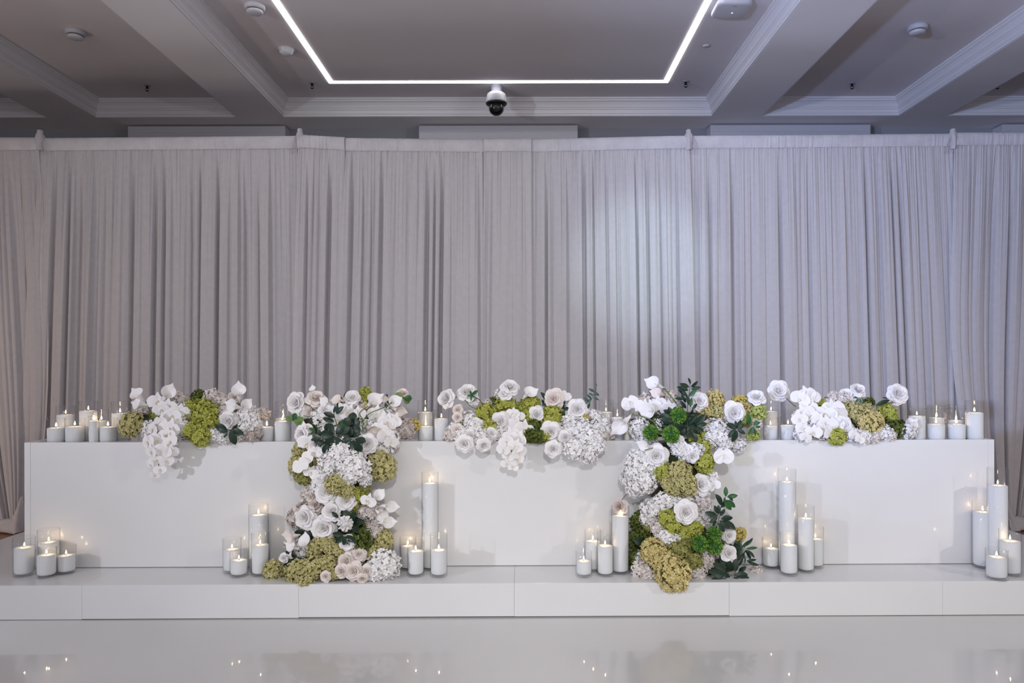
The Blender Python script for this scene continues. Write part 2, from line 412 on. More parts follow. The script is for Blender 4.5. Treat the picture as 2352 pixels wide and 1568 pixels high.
# ------------------------------------------------------------------ curtains
DC, ZTOP = 5.27, 2.795
def fold_profile(rng, W, lo, hi, amp, step, gap_p, gap_d):
    xs, ys = [0.0], [rng.uniform(-amp, amp)]
    x = 0
    while x < W:
        w = math.exp(rng.uniform(math.log(lo), math.log(hi)))
        a = ys[-1]; b = a + rng.uniform(-1, 1)*amp*0.9
        b = max(-amp, min(amp, b))
        xs.append(x + w*0.5); ys.append((a + b)/2 - amp*.25)
        xs.append(x + w); ys.append(b)
        c = rng.uniform(-amp, amp)
        if rng.random() < gap_p:
            wg = step + rng.uniform(.3, 1)*hi*.24
            xs += [x + w + step*.6, x + w + wg]; ys += [gap_d, gap_d*rng.uniform(.7, 1)]
            x += wg
        xs.append(x + w + step); ys.append(c)
        x += w + step
    return np.array(xs), np.array(ys)
def curtain(name_label, p0, p1, seed, lean0=0.0, lean1=0.0, dD=0.0, knot=None, gap=0.18, wrinkle=0.001, top0=0, top1=0, coarse=(0.026, 0.10)):
    rng = random.Random(seed)
    x0, x1 = at(p0, 320, DC+dD).x, at(p1, 320, DC+dD).x
    W = x1 - x0
    N = int(W/0.0028)
    s = np.linspace(0, 1, N)
    cx, cy = fold_profile(rng, W, coarse[0], coarse[1], 0.019, 0.004, gap*1.7, 0.034)
    mx_, my_ = fold_profile(rng, W, 0.008, 0.022, 0.006, 0.002, 0.0, 0)
    fx, fy = fold_profile(rng, W, 0.0035, 0.009, 0.0045, 0.0015, 0.05, 0.008)
    yc = np.interp(s*W, cx, cy); ym = np.interp(s*W, mx_, my_); yf = np.interp(s*W, fx, fy)
    # soften a little
    ker = np.array([1, 2, 1.0])/4
    yc = np.convolve(np.pad(yc, 1, 'edge'), ker, 'valid')
    ts = [0, .01, .025, .045, .07, .10, .14, .19, .25, .33, .42, .52, .62, .70, .77, .83, .88, .93, .97, 1.0]
    e = empty('curtain_panel', ((x0+x1)/2, DC+dD, 0.0), name_label, 'curtain', 'white curtains of the backdrop')
    ox, oy = (x0+x1)/2, DC + dD
    ztop = ZTOP - 0.085
    zb = 0.012
    verts = []
    ph = [rng.uniform(0, 6.28) for _ in range(4)]
    for t in ts:
        wc = min(1, max(0, (t-.01)/.22))**.7; wf = math.exp(-t/.10); wm = math.exp(-((t-.16)/.16)**2)
        y = yc*wc*(1 + .35*t) + ym*wm + yf*wf
        x = x0 + s*W + (lean0*(1-s) + lean1*s)*t + 0.010*np.sin(s*W*3.1 + ph[0])*t + 0.006*np.sin(s*W*9 + ph[1])*t*t + .003*np.sin(s*W*40 + ph[2] + t*3)*t
        z = np.full(N, ztop + (zb - ztop)*t)
        hang = (top0*(1-s) + top1*s)*(1-t)
        z = z + hang
        if knot is not None:
            k = max(0, (t - .35)/.65)**2.2*knot[1]
            x = x + (knot[0] - x)*k
            y = y*(1 - .3*k) - .05*k
        verts.append(np.stack([x - ox, y, z], 1))
    V = np.concatenate(verts)
    rows = len(ts)
    i = np.arange(N-1)
    faces = np.concatenate([np.stack([r*N+i, r*N+i+1, (r+1)*N+i+1, (r+1)*N+i], 1) for r in range(rows-1)])
    me = bpy.data.meshes.new('drape'); me.from_pydata(V.tolist(), [], faces.tolist()); me.materials.append(M['fabric'])
    me.polygons.foreach_set('use_smooth', [True]*len(faces))
    o = bpy.data.objects.new('drape', me); C.objects.link(o); o.parent = e
    # rod pocket: a sleeve round the crossbar
    N2 = max(8, int(W/0.004)); s2 = np.linspace(0, 1, N2)
    gx, gy = fold_profile(rng, W, 0.004, 0.02, wrinkle*4, 0.003, 0, 0)
    wr = np.interp(s2*W, gx, gy)*(0.4 + 0.6*(np.sin(s2*W*5+ph[3]) > .1))
    V = []; prof_ = [(-.006, -.008), (-.011, .000), (-.015, .022), (-.018, .045), (-.015, .066), (-.006, .080), (.006, .086), (.02, .078), (.03, .045), (.012, .0)]
    for (yy, zz) in prof_:
        hang = top0*(1-s2) + top1*s2
        V.append(np.stack([x0 + s2*W - ox, yy + wr*.5 + 0*s2, ztop + zz + hang + wr*.35], 1))
    V = np.concatenate(V); i = np.arange(N2-1)
    faces = np.concatenate([np.stack([r*N2+i, r*N2+i+1, (r+1)*N2+i+1, (r+1)*N2+i], 1) for r in range(len(prof_)-1)])
    me = bpy.data.meshes.new('rod_pocket'); me.from_pydata(V.tolist(), [], faces.tolist()); me.materials.append(M['fabric_hem'])
    me.polygons.foreach_set('use_smooth', [True]*len(faces))
    o = bpy.data.objects.new('rod_pocket', me); C.objects.link(o); o.parent = e
    return e
kl = at(47, 1190, DC).x; kr = at(2312, 1190, DC).x
cl = curtain('pleated white curtain at the far left, swept in to a bunch at its foot', -700, 89, 11, knot=(kl, .72), gap=.12, lean0=.1, lean1=.12, coarse=(.03, .10))
curtain('dim grey-looking pleated white curtain behind the left flowers', 50, 690, 12, lean0=-.12, lean1=.03, dD=.02, top1=.012, gap=.2)
curtain('narrow pleated curtain strip right of the second pole cap from the left', 684, 792, 13, lean0=-.06, lean1=-.05, dD=-.01, gap=.25, wrinkle=.0015, top0=.012, top1=-.008)
curtain('pleated white curtain hanging left of the centre', 786, 1118, 14, lean0=-.07, lean1=.0, dD=.005, gap=.3, wrinkle=.0016, top0=-.008, top1=-.02)
curtain('narrow pleated curtain strip below the dome camera', 1112, 1220, 15, lean0=-.03, lean1=.0, dD=-.01, gap=.25, wrinkle=.0012, top0=-.02, top1=-.02)
curtain('pleated white curtain with the bright light spot, right of the centre', 1214, 1584, 16, lean0=-.02, lean1=.06, dD=.005, gap=.2, wrinkle=.001, top0=-.02, top1=.004)
curtain('bluish-lit pleated white curtain behind the right flowers', 1579, 2240, 17, lean0=.0, lean1=.12, dD=.02, top1=.02, top0=.006, gap=.12)
cr_ = curtain('pleated white curtain at the far right, swept in to a bunch at its foot', 2191, 3050, 18, knot=(kr, .70), gap=.12, lean0=-.10, top0=.02, top1=.02, coarse=(.03, .10))
# bunched hem trailing over the floor
for (c_, x_in, x_out, d) in ((cl, kl, at(-260, 1200, DC).x, 1), (cr_, kr, at(2620, 1200, DC).x, -1)):
    rng = random.Random(5)
    b = MB(); n = 40; m_ = 14; vs = []
    for i in range(n):
        t = i/(n-1); x = x_out + (x_in + d*.06 - x_out)*t
        rr = .035 + .035*max(0, (t-.75)/.25)
        for j in range(m_):
            a = 2*PI*j/m_; w = 1 + .16*math.sin(3*a + t*9) + .1*math.sin(5*a - t*17)
            vs.append((x - c_.location.x, -.05 + rr*1.3*w*math.cos(a), max(.002, .038 + rr*w*math.sin(a)*.95)))
    b.add(vs, [(i*m_+j, (i+1)*m_+j, (i+1)*m_+(j+1)%m_, i*m_+(j+1)%m_) for i in range(n-1) for j in range(m_)])
    b.build('bunched_hem', 'fabric', c_)
    b = MB(); vs = []; n = 24; m_ = 16
    for i in range(n):
        t = i/(n-1)
        rr = .012 + .055*(1-t)**1.3
        for j in range(m_):
            a = 2*PI*j/m_; w = 1 + .22*math.sin(4*a + t*3)
            vs.append((x_in + d*.03 - c_.location.x + rr*w*math.cos(a) + d*.03*t, -.07 + rr*w*math.sin(a), .01 + .24*t))
    b.add(vs, [(i*m_+j, i*m_+(j+1)%m_, (i+1)*m_+(j+1)%m_, (i+1)*m_+j) for i in range(n-1) for j in range(m_)])
    b.build('bunched_corner', 'fabric', c_)
for px, py, lab in ((90, 300, 'backdrop pole with a fabric-wrapped cap at the far left'), (688, 297, 'backdrop pole with a fabric-wrapped cap left of the centre'),
                    (1582, 299, 'backdrop pole with a fabric-wrapped cap right of the bright light spot'), (2190, 297, 'backdrop pole with a fabric-wrapped cap at the far right')):
    q = at(px, py, DC)
    e = empty('backdrop_pole', (q.x, DC+.03, 0), lab, 'pole', 'poles of the curtain backdrop')
    b = MB(); b.lathe([(.019, .01), (.019, q.z-.03)], 16); b.build('pole', 'fabric_hem', e)
    b = MB(); b.lathe([(0,0),(.16,0),(.16,.008),(.02,.012),(.02,.03)], 28, c=(0,.03,0)); b.build('base_plate', 'metal_dark', e)
    b = MB(); n = 20; vs = []
    pr = [(.020,-.14),(.024,-.10),(.030,-.06),(.024,-.03),(.017,-.016),(.018,.0),(.013,.006),(0,.008)]
    for (r_, z_) in pr:
        for j in range(n):
            a = 2*PI*j/n; w = 1 + (.14*math.sin(5*a+z_*30) if z_ < -.02 else 0)
            vs.append((r_*w*math.cos(a), -.02 + r_*w*math.sin(a)*1.3, q.z + z_))
    b.add(vs, [(i*n+j, i*n+(j+1)%n, (i+1)*n+(j+1)%n, (i+1)*n+j) for i in range(len(pr)-1) for j in range(n)])
    b.build('wrapped_cap', 'fabric', e)
    b = MB(); 
    for k in range(7):
        dx = (k-3)*.008
        b.tube(smooth_path([(dx*.4, -.03, q.z-.02), (dx*1.2, -.040, q.z-.06), (dx*2.2, -.040, q.z-.11), (dx*2.6, -.02, q.z-.17)]), .0035, .0012, 6)
    b.build('gathered_folds', 'fabric', e)

# ------------------------------------------------------------------ candles in glass cylinders
def flame_mesh():
    b = MB(); b.lathe([(0,0),(.0030,.002),(.0048,.006),(.0044,.010),(.0028,.016),(.0012,.022),(0,.026)], 10); return b.mesh('flame', 'flame')
FL = flame_mesh()
WK = None
def candle(base, r, h, hw, label, group, cream=False, lit=True):
    e = empty('cylinder_candle', base, label, 'candle', group)
    t = .0026
    b = MB(); b.lathe([(0,0),(r*.93,0),(r,.004),(r,h-.0015),(r-t*.5,h),(r-t,h-.0015),(r-t,.016),(r*.8,.011),(0,.010)], 40); b.build('glass_cylinder', 'glass', e)
    w = r - t - .0012
    b = MB(); b.lathe([(0,.0115),(w*.80,.0118),(w*.95,.0165),(w,.024),(w,hw-.002),(w-.003,hw),(w*.5,hw-.001),(0,hw-.0015)], 36); b.build('wax', 'wax_cream' if cream else 'wax', e)
    b = MB(); b.tube([(0,0,hw-.002),(.0006,0,hw+.004),(.0,.0005,hw+.009)], .0011, .0007, 6); b.build('wick', 'wick', e)
    if lit:
        o = bpy.data.objects.new('flame', FL); C.objects.link(o); o.parent = e; o.location = (0, 0, hw+.0065)
        s_ = random.uniform(.68, .85); o.scale = (s_, s_, s_*random.uniform(.9, 1.15))
    return e
random.seed(7)
ledge = [  # cx, width, rim y, wax y, base y, label
 (56,45,1233,1258,1327,'leftmost candle on the platform, wide glass cylinder'),
 (112,46,1214,1246,1313,'taller candle behind two short ones at the left platform end'),
 (107,42,1258,1275,1324,'short candle in front at the left platform end, second from the left'),
 (152,41,1251,1276,1316,'short candle on the platform, rightmost of the far left cluster'),
 (533,41,1235,1262,1319,'slim candle at the left of the cluster beside the left flower column'),
 (549,41,1265,1287,1328,'shortest candle in the cluster left of the left flower column'),
 (594,44,1157,1183,1311,'tall candle behind, left of the left flower column'),
 (598,40,1222,1252,1324,'mid-height candle touching the yellow hydrangea of the left flower column'),
 (988,39,1083,1110,1312,'very tall thin candle right of the left flower column'),
 (937,38,1232,1254,1312,'candle directly beside the right of the left flower column, behind'),
 (955,39,1242,1266,1327,'candle in front, right of the left flower column'),
 (1008,40,1225,1264,1328,'candle in front of the very tall one, rightmost of its cluster'),
 (1341,38,1264,1289,1328,'shortest candle at the left of the cluster beside the right flower column'),
 (1362,38,1215,1243,1315,'candle standing behind in the cluster left of the right flower column'),
 (1390,38,1223,1254,1326,'middle candle in front, left of the right flower column'),
 (1425,41,1160,1185,1321,'tall candle beside the right flower column with a pale rose leaning on it'),
 (1808,40,1076,1107,1313,'very tall candle standing behind, right of the right flower column'),
 (1771,40,1233,1260,1313,'short candle nearest to the dark leaves of the right flower column'),
 (1812,40,1222,1252,1322,'short candle in front of the very tall one on the right'),
 (1851,38,1160,1191,1317,'tall candle right of the shorter pair on the right platform'),
 (1873,37,1208,1238,1307,'slim candle half hidden behind the tall one on the right platform'),
 (2257,43,1152,1176,1308,'tall candle in front of the right desk corner'),
 (2292,43,1074,1115,1303,'very tall candle just past the right desk corner'),
 (2320,45,1215,1243,1316,'candle at the far right edge of the platform'),
 (2289,45,1260,1280,1323,'short front candle of the cluster at the right desk corner')]
placed = []
for cx, w, yr, yw, yb, lab in ledge:
    f0 = on_plane(cx, yb, PZ); D = f0.y + w/2*f0.y/F
    r = w/2*D/F
    X = at(cx, yb, D).x
    if dx0 - .05 < X < dx1 + .05: D = min(D, sk(X, DF) - r - .003)
    r = w/2*D/F
    # keep neighbours from running into each other
    for (qx, qd, qr) in placed:
        X = at(cx, yb, D).x; d = math.hypot(X-qx, D-qd)
        if d < r + qr + .001:
            need = math.sqrt(max(0, (r+qr+.0015)**2 - (X-qx)**2))
            D2 = qd + need if D > qd else qd - need
            X2 = at(cx, yb, D2).x
            if X2 > dx1 + .05 or X2 < dx0-.05 or D2 < sk(X2, DF) - r - .002: D = D2
            else: D = qd - need
    p = at(cx, yb, D); p.z = PZ
    placed.append((p.x, D, r))
    zr = at(cx, yr, D).z - PZ; zw = at(cx, yw, D-r*.3).z - PZ
    candle(p, r, zr, zw, lab, 'candles along the platform')
desk_c = [  # cx, width, rim, wax, row (0 front 1 rear), label
 (129,40,960,982,0,'leftmost candle on the desk, short and wide'),
 (172,42,960,979,0,'short desk candle, second of the front row from the left'),
 (151,40,932,952,1,'taller desk candle behind the two leftmost short ones'),
 (203,40,921,943,1,'tallest desk candle of the left group, in the rear row'),
 (215,23,955,966,0,'slim desk candle between the short ones at the left'),
 (233,32,940,966,1,'half hidden rear candle in the middle of the left desk group'),
 (248,39,959,980,0,'short front desk candle nearest to the left flowers'),
 (276,38,922,949,1,'rear desk candle partly behind the dry yellow hydrangea at the left'),
 (613,33,960,980,0,'short desk candle left of the left flower column'),
 (649,37,942,967,0,'desk candle touching the white roses of the left flower column'),
 (651,37,921,960,1,'rear desk candle beside the left flower column'),
 (978,36,945,979,0,'short front desk candle right of the left flower column'),
 (977,36,919,946,1,'tall rear desk candle right of the left flower column'),
 (1014,35,941,961,0,'desk candle just left of the centre flowers'),
 (1392,34,918,946,1,'tall rear desk candle between centre flowers and right flower column'),
 (1418,31,925,958,0,'desk candle half covered by a drooping white lily'),
 (1441,17,935,958,0,'slim cream unlit candle left of the right flower column'),
 (1770,34,958,978,0,'short front desk candle right of the right flower column'),
 (1771,34,920,944,1,'tall rear desk candle right of the right flower column'),
 (1810,36,957,976,0,'short desk candle left of the right-hand flowers'),
 (2106,38,937,955,0,'desk candle right beside the right-hand flowers'),
 (2150,40,937,974,0,'short desk candle, third from the right in the front row'),
 (2151,36,931,959,1,'rear desk candle behind the third from the right'),
 (2197,40,937,974,0,'short desk candle, second from the right in the front row'),
 (2196,37,930,965,1,'rear desk candle behind the second from the right'),
 (2238,40,920,947,0,'rightmost desk candle, tall and wide')]
for cx, w, yr, yw, row, lab in desk_c:
    D = 3.805 if row == 0 else 3.905
    X = at(cx, 1000, D).x; D = sk(X, D)
    if w < 25: D = sk(X, 3.77)
    r = w/2*D/F
    p = at(cx, 1000, D); p.z = DTOP
    candle(p, r, at(cx, yr, D).z - DTOP, at(cx, yw, D).z - DTOP, lab, 'candles along the desk top', cream=(w == 17), lit=(w != 17))

# ------------------------------------------------------------------ flower meshes (unit size: 1 across)
def petal_grid(L, W, cup=0.2, curl=0.2, nu=4, nv=4, shape=0.6, tip=0.0, ruffle=0.0, base=0.12, seed=1):
    rg = random.Random(seed)
    vs, fs = [], []
    ph = rg.uniform(0, 6)
    for j in range(nv+1):
        v = j/nv
        w = W/2*max(0.0, math.sin(PI*(base + (.70 - base + .22*tip)*v)))**shape
        for i in range(nu+1):
            u = i/nu*2 - 1
            x = u*w
            y = L*(v - (.24 + .12*tip)*abs(u)**2.2*(v**2))
            z = cup*L*(u*u)*0.5*(1-.5*v) - curl*L*v**3 + ruffle*L*v*math.sin(u*4+ph)
            vs.append((x, y, z))
    for j in range(nv):
        for i in range(nu):
            a = j*(nu+1)+i
            fs.append((a, a+1, a+nu+2, a+nu+1))
    return vs, fs
def place_petal(vs, phi, tilt, r0, z0=0.0, scale=1.0, twist=0.0):
    # petal length axis Y; tilt 0 = along +Z (axis), 90 deg = radial
    Mx = (Matrix.Translation((0, 0, z0)) @ Matrix.Rotation(phi, 4, 'Z') @ Matrix.Translation((r0, 0, 0))
          @ Matrix.Rotation(tilt, 4, 'Y') @ Matrix.Rotation(twist, 4, 'Z') @ Matrix(((0,0,-1,0),(1,0,0,0),(0,1,0,0),(0,0,0,1))) @ Matrix.Scale(scale, 4))
    return Mx
_cache = {}
def cached(key, fn):
    if key not in _cache: _cache[key] = fn()
    return _cache[key]
def P1(mname): return cached(('P1', mname), lambda: _pm(.36, .46, .80, .16, mname, .02, 1))
def P2(mname): return cached(('P2', mname), lambda: _pm(.44, .54, .50, .40, mname, .035, 2))
def _pm(L, W, cup, curl, mname, ruf, seed, shape=.45, tip=0.0):
    b = MB(); b.add(*petal_grid(L, W, cup, curl, 6, 5, shape, tip, ruf, .12, seed)); return b.mesh('petal', mname)
def rose_heart(mname, var):
    def f():
        b = MB(); rg = random.Random(100+var)
        for k in range(9):
            vs, fs = petal_grid(.34 - .004*k, .16 + .030*k, 1.1, .02 + .035*k, 5, 5, .4, 0, .02, .2, k)
            mt = place_petal(vs, k*2.4 + rg.uniform(-.3, .3), R(1 + 2.2*k), .006 + .017*k)
            b.add([mt @ Vector(v) for v in vs], fs)
        b.lathe([(0,-.02),(.10,0),(.14,.06),(.08,.12),(0,.14)], 10)
        return b.mesh('rose', mname)
    return cached(('heart', mname, var), f)
def orient(n, spin):
    n = Vector(n).normalized()
    q = n.to_track_quat('Z', 'Y').to_matrix().to_4x4()
    return q @ Matrix.Rotation(spin, 4, 'Z')
class Arr:
    """one flower arrangement: an Empty whose children are its blooms, sprigs and stems"""
    def __init__(s, label, base, Df, seed):
        s.root = empty('floral_arrangement', base, label, 'flower arrangement'); s.base = Vector(base); s.Df = Df; s.rg = random.Random(seed)
    def put(s, name, mesh, mtx, parent=None):
        o = bpy.data.objects.new(name, mesh); C.objects.link(o)
        o.parent = parent or s.root
        if parent is None: mtx = Matrix.Translation(-s.base) @ mtx
        o.matrix_basis = mtx
        return o
    def D(s, x, y, dd): return s.Df(x, y) + dd
    def rose(s, x, y, d, t=None, m='p_white', dd=-.035, full=1.0):
        D = s.D(x, y, dd); p = at(x, y, D); sc = d*D/F*1.04
        rg = s.rg
        t = t or (rg.uniform(-.3, .3), rg.uniform(-.05, .35))
        mt = Matrix.Translation(p) @ orient((t[0], -1, t[1]), rg.uniform(0, 6.28)) @ Matrix.Scale(sc, 4) @ Matrix.Translation((0, 0, -.12))
        o = s.put('rose', rose_heart(m, rg.randrange(4)), mt)
        for ring, (n, tilt, r0, z0, pm, k) in enumerate(((4, 27, .11, .0, P1(m), 1.0), (5, 48, .10, -.01, P2(m), .80), (6, 70, .10, -.03, P2(m), .92))):
            if full < 1 and ring == 2: continue
            a0 = rg.uniform(0, 6)
            for j in range(n):
                s.put('petal', pm, place_petal(None, a0 + j*2*PI/n + rg.uniform(-.12, .12), R(tilt + rg.uniform(-7, 7)), r0, z0, k*rg.uniform(.93, 1.06), 0), o)
        return o
    def hyd(s, x, y, w, h=None, kind='white', dd=0.0, t=None):
        h = h or w; rg = s.rg
        D = s.D(x, y, dd); p = at(x, y, D)
        me = hyd_mesh(kind, rg.randrange(2))
        t = t or (rg.uniform(-.3, .3), rg.uniform(-.2, .4))
        S = Matrix.Diagonal((w*D/F, (w+h)/2*D/F*.8, h*D/F, 1))
        mt = Matrix.Translation(p) @ S @ orient((t[0], -1, t[1]), rg.uniform(0, 6.28))
        return s.put('hydrangea', me, mt)
    def pom(s, x, y, d, m='pom_green', dd=-.06, n=300):
        D = s.D(x, y, dd); p = at(x, y, D); rg = s.rg
        me = cached(('pom', m, n), lambda: pom_mesh(m, n))
        mt = Matrix.Translation(p) @ orient((rg.uniform(-.2, .2), -1, rg.uniform(-.1, .3)), rg.uniform(0, 6)) @ Matrix.Scale(d*D/F, 4)
        return s.put('pompon_bloom' if m == 'pom_green' else 'dahlia', me, mt)
    def orchid(s, x, y, d, t=None, dd=-.05, m='p_white'):
        D = s.D(x, y, dd); p = at(x, y, D); rg = s.rg
        t = t or (rg.uniform(-.45, .35), rg.uniform(-.25, .3))
        mt = Matrix.Translation(p) @ orient((t[0], -1, t[1]), rg.uniform(-.5, .5)) @ Matrix.Scale(d*D/F*1.12, 4)
        def lip():
            b = MB(); b.lathe([(0,.0),(.05,.02),(.035,.07),(0,.09)], 8, c=(0,.02,0)); vs, fs = petal_grid(.2, .14, .8, -.2, 4, 3); b.add([(v[0], -v[1], v[2]+.05) for v in vs], fs); return b.mesh('orchid_bloom', 'lip')
        o = s.put('orchid_bloom', cached('lip', lip), mt)
        big = cached(('ob', m), lambda: _pm(.50, .60, .12, .10, m, .02, 5, .5, .3))
        sm = cached(('os', m), lambda: _pm(.48, .34, .14, .14, m, .01, 6, .6, .9))
        for a, me, tl, z in ((0, big, 82, .012), (180, big, 82, .012), (90, sm, 86, 0), (215, sm, 88, -.004), (325, sm, 88, -.004)):
            # orchid faces +Z, up is +Y
            s.put('petal', me, place_petal(None, R(a + rg.uniform(-6, 6)), R(tl + rg.uniform(-12, 6)), .0, z, rg.uniform(.95, 1.05)), o)
        return o
    def calla(s, x0, y0, x1, y1, cam=0.35, dd=-.05, m='p_white', wid=1.0):
        """base pixel, tip pixel, lean towards the viewer"""
        Db = s.D((x0+x1)/2, (y0+y1)/2, dd); a = at(x0, y0, Db); b_ = at(x1, y1, Db)
        v = b_ - a; L = v.length*1.02
        ax = (v.normalized() + Vector((0, -cam, 0))).normalized()
        me = cached(('calla', m), lambda: calla_mesh(m))
        side = Vector((0, -1, .15)); yx = (side - ax*side.dot(ax)).normalized(); xx = yx.cross(ax)
        B = Matrix((xx, yx, ax)).transposed().to_4x4()
        o = s.put('calla_lily', me, Matrix.Translation(a) @ B @ Matrix.Rotation(PI + s.rg.uniform(-.5, .5), 4, 'Z') @ Matrix.Diagonal((L*wid, L*wid, L, 1)))
        def spx():
            b = MB(); b.lathe([(0,.2),(.030,.22),(.032,.45),(.022,.58),(0,.62)], 8); return b.mesh('spadix', 'spadix')
        s.put('spadix', cached('spx', spx), Matrix.Identity(4), o)
        def cal():
            b = MB(); b.lathe([(.0,-.1),(.022,-.08),(.035,.0),(.062,.09),(.05,.10)], 10); return b.mesh('throat', 'stem')
        s.put('throat', cached('cal', cal), Matrix.Identity(4), o)
        return o
    def anth(s, x, y, d, t=(0, 0), dd=-.06, spin=0.0, spad=True):
        D = s.D(x, y, dd); p = at(x, y, D)
        def f():
            b = MB(); n = 28; rings = 5; vs = [(0, .12, -.03)]
            for k in range(1, rings+1):
                q = k/rings
                for j in range(n):
                    a = 2*PI*j/n
                    # heart outline, cleft at +Y, tip at -Y
                    X = .5*math.sin(a)*(1 - .12*math.cos(a)) * (1.0)
                    Yh = .42*math.cos(a) - .16*math.exp(-((math.sin(a))/.22)**2)*(1 if math.cos(a) > 0 else -.75)
                    r2 = X*X
                    vs.append((X*q, .12 + (Yh-.04-.06)*q, -.03 + .10*q*q*abs(X)*2*.6 + .02*math.sin(6*a)*q - .05*q*q*(math.cos(a) < -.6)))
            fs = [(0, 1+(j+1) % n, 1+j) for j in range(n)]
            for k in range(rings-1):
                for j in range(n):
                    fs.append((1+k*n+j, 1+k*n+(j+1) % n, 1+(k+1)*n+(j+1) % n, 1+(k+1)*n+j))
            b.add(vs, fs); return b.mesh('anthurium', 'p_white')
        o = s.put('anthurium', cached('anth', f), Matrix.Translation(p) @ orient((t[0], -1, t[1]), spin) @ Matrix.Scale(d*D/F, 4))
        if spad:
            def g():
                b = MB(); b.tube([(0,.10,-.02),(0,.06,.06),(0,-.02,.13),(0,-.10,.17)], .028, .018, 8); return b.mesh('spadix', 'spadix')
            s.put('spadix', cached('aspx', g), Matrix.Identity(4), o)
        return o
    def stem(s, pts, r=.0028, dd=-.04, m='stem', r1=None):
        P = [at(x, y, s.D(x, y, dd)) - s.base for x, y in pts]
        b = MB(); b.tube(smooth_path(P), r, r1, 6); return b.build('stem', m, s.root)
    def leaf_into(s, par, inv, x0, y0, x1, y1, m, wr=.45, dd=-.05, tilt=None, shape=0):
        rg = s.rg
        D = s.D((x0+x1)/2, (y0+y1)/2, dd); a = at(x0, y0, D); b_ = at(x1, y1, D - .004)
        v = b_ - a; L = v.length
        ax = (v.normalized() + Vector((0, rg.uniform(-.3, .2), 0))).normalized()
        nrm = Vector((rg.uniform(-.45, .45), -1, rg.uniform(-.1, .6))) if tilt is None else Vector(tilt)
        nz = (nrm - ax*nrm.dot(ax)).normalized(); xx = ax.cross(nz)
        B = Matrix((xx, ax, nz)).transposed().to_4x4()
        me = cached(('leaf', m, shape), lambda: leaf_mesh(m, shape))
        o = bpy.data.objects.new('leaf', me); C.objects.link(o); o.parent = par
        o.matrix_basis = inv @ Matrix.Translation(a) @ B @ Matrix.Diagonal((L*wr, L, L*.6, 1))
    def sprig(s, path, leaves, m='leaf', dd=-.05, wr=.45, stem_m='stem_dark', r=.0022, shape=0):
        """path: stem in pixels; leaves: explicit (x0,y0,x1,y1) list"""
        P = [at(x, y, s.D(x, y, dd)) - s.base for x, y in path]
        b = MB(); b.tube(smooth_path(P), r, r*.5, 6); o = b.build('leafy_sprig', stem_m, s.root)
        inv = Matrix.Translation(-s.base)
        for lf in leaves:
            mm = lf[4] if len(lf) > 4 else m
            s.leaf_into(o, inv, lf[0], lf[1], lf[2], lf[3], mm, wr, dd + s.rg.uniform(-.02, .01), shape=shape)
        return o
    def rosette(s, x, y, n, L, a0=0, span=360, m='leaf', dd=-.05, wr=.55, shape=0):
        lv = []
        for k in range(n):
            a = R(a0 + span*k/n + s.rg.uniform(-12, 12)); l = L*s.rg.uniform(.8, 1.12)
            lv.append((x + 3*math.cos(a), y - 3*math.sin(a), x + l*math.cos(a), y - l*math.sin(a)))
        return s.sprig([(x, y+6), (x, y)], lv, m, dd, wr, shape=shape)
    def core(s, pts, m='core_dark'):
        b = MB()
        for (x, y, w, h, dd) in pts:
            D = s.D(x, y, dd); p = at(x, y, D) - s.base; a, c_ = w/2*D/F, h/2*D/F; vs = []
            nu, nv = 14, 8
            for j in range(nv+1):
                th = PI*j/nv
                for i in range(nu):
                    ph = 2*PI*i/nu; k = 1 + .08*math.sin(3*ph+th*4)
                    vs.append((p.x + a*k*math.sin(th)*math.cos(ph), p.y + min(a, c_, .055)*k*math.sin(th)*math.sin(ph), p.z + c_*math.cos(th)))
            b.add(vs, [(j*nu+i, j*nu+(i+1) % nu, (j+1)*nu+(i+1) % nu, (j+1)*nu+i) for j in range(nv) for i in range(nu)])
        o = b.build('moss_base', m, s.root); return o

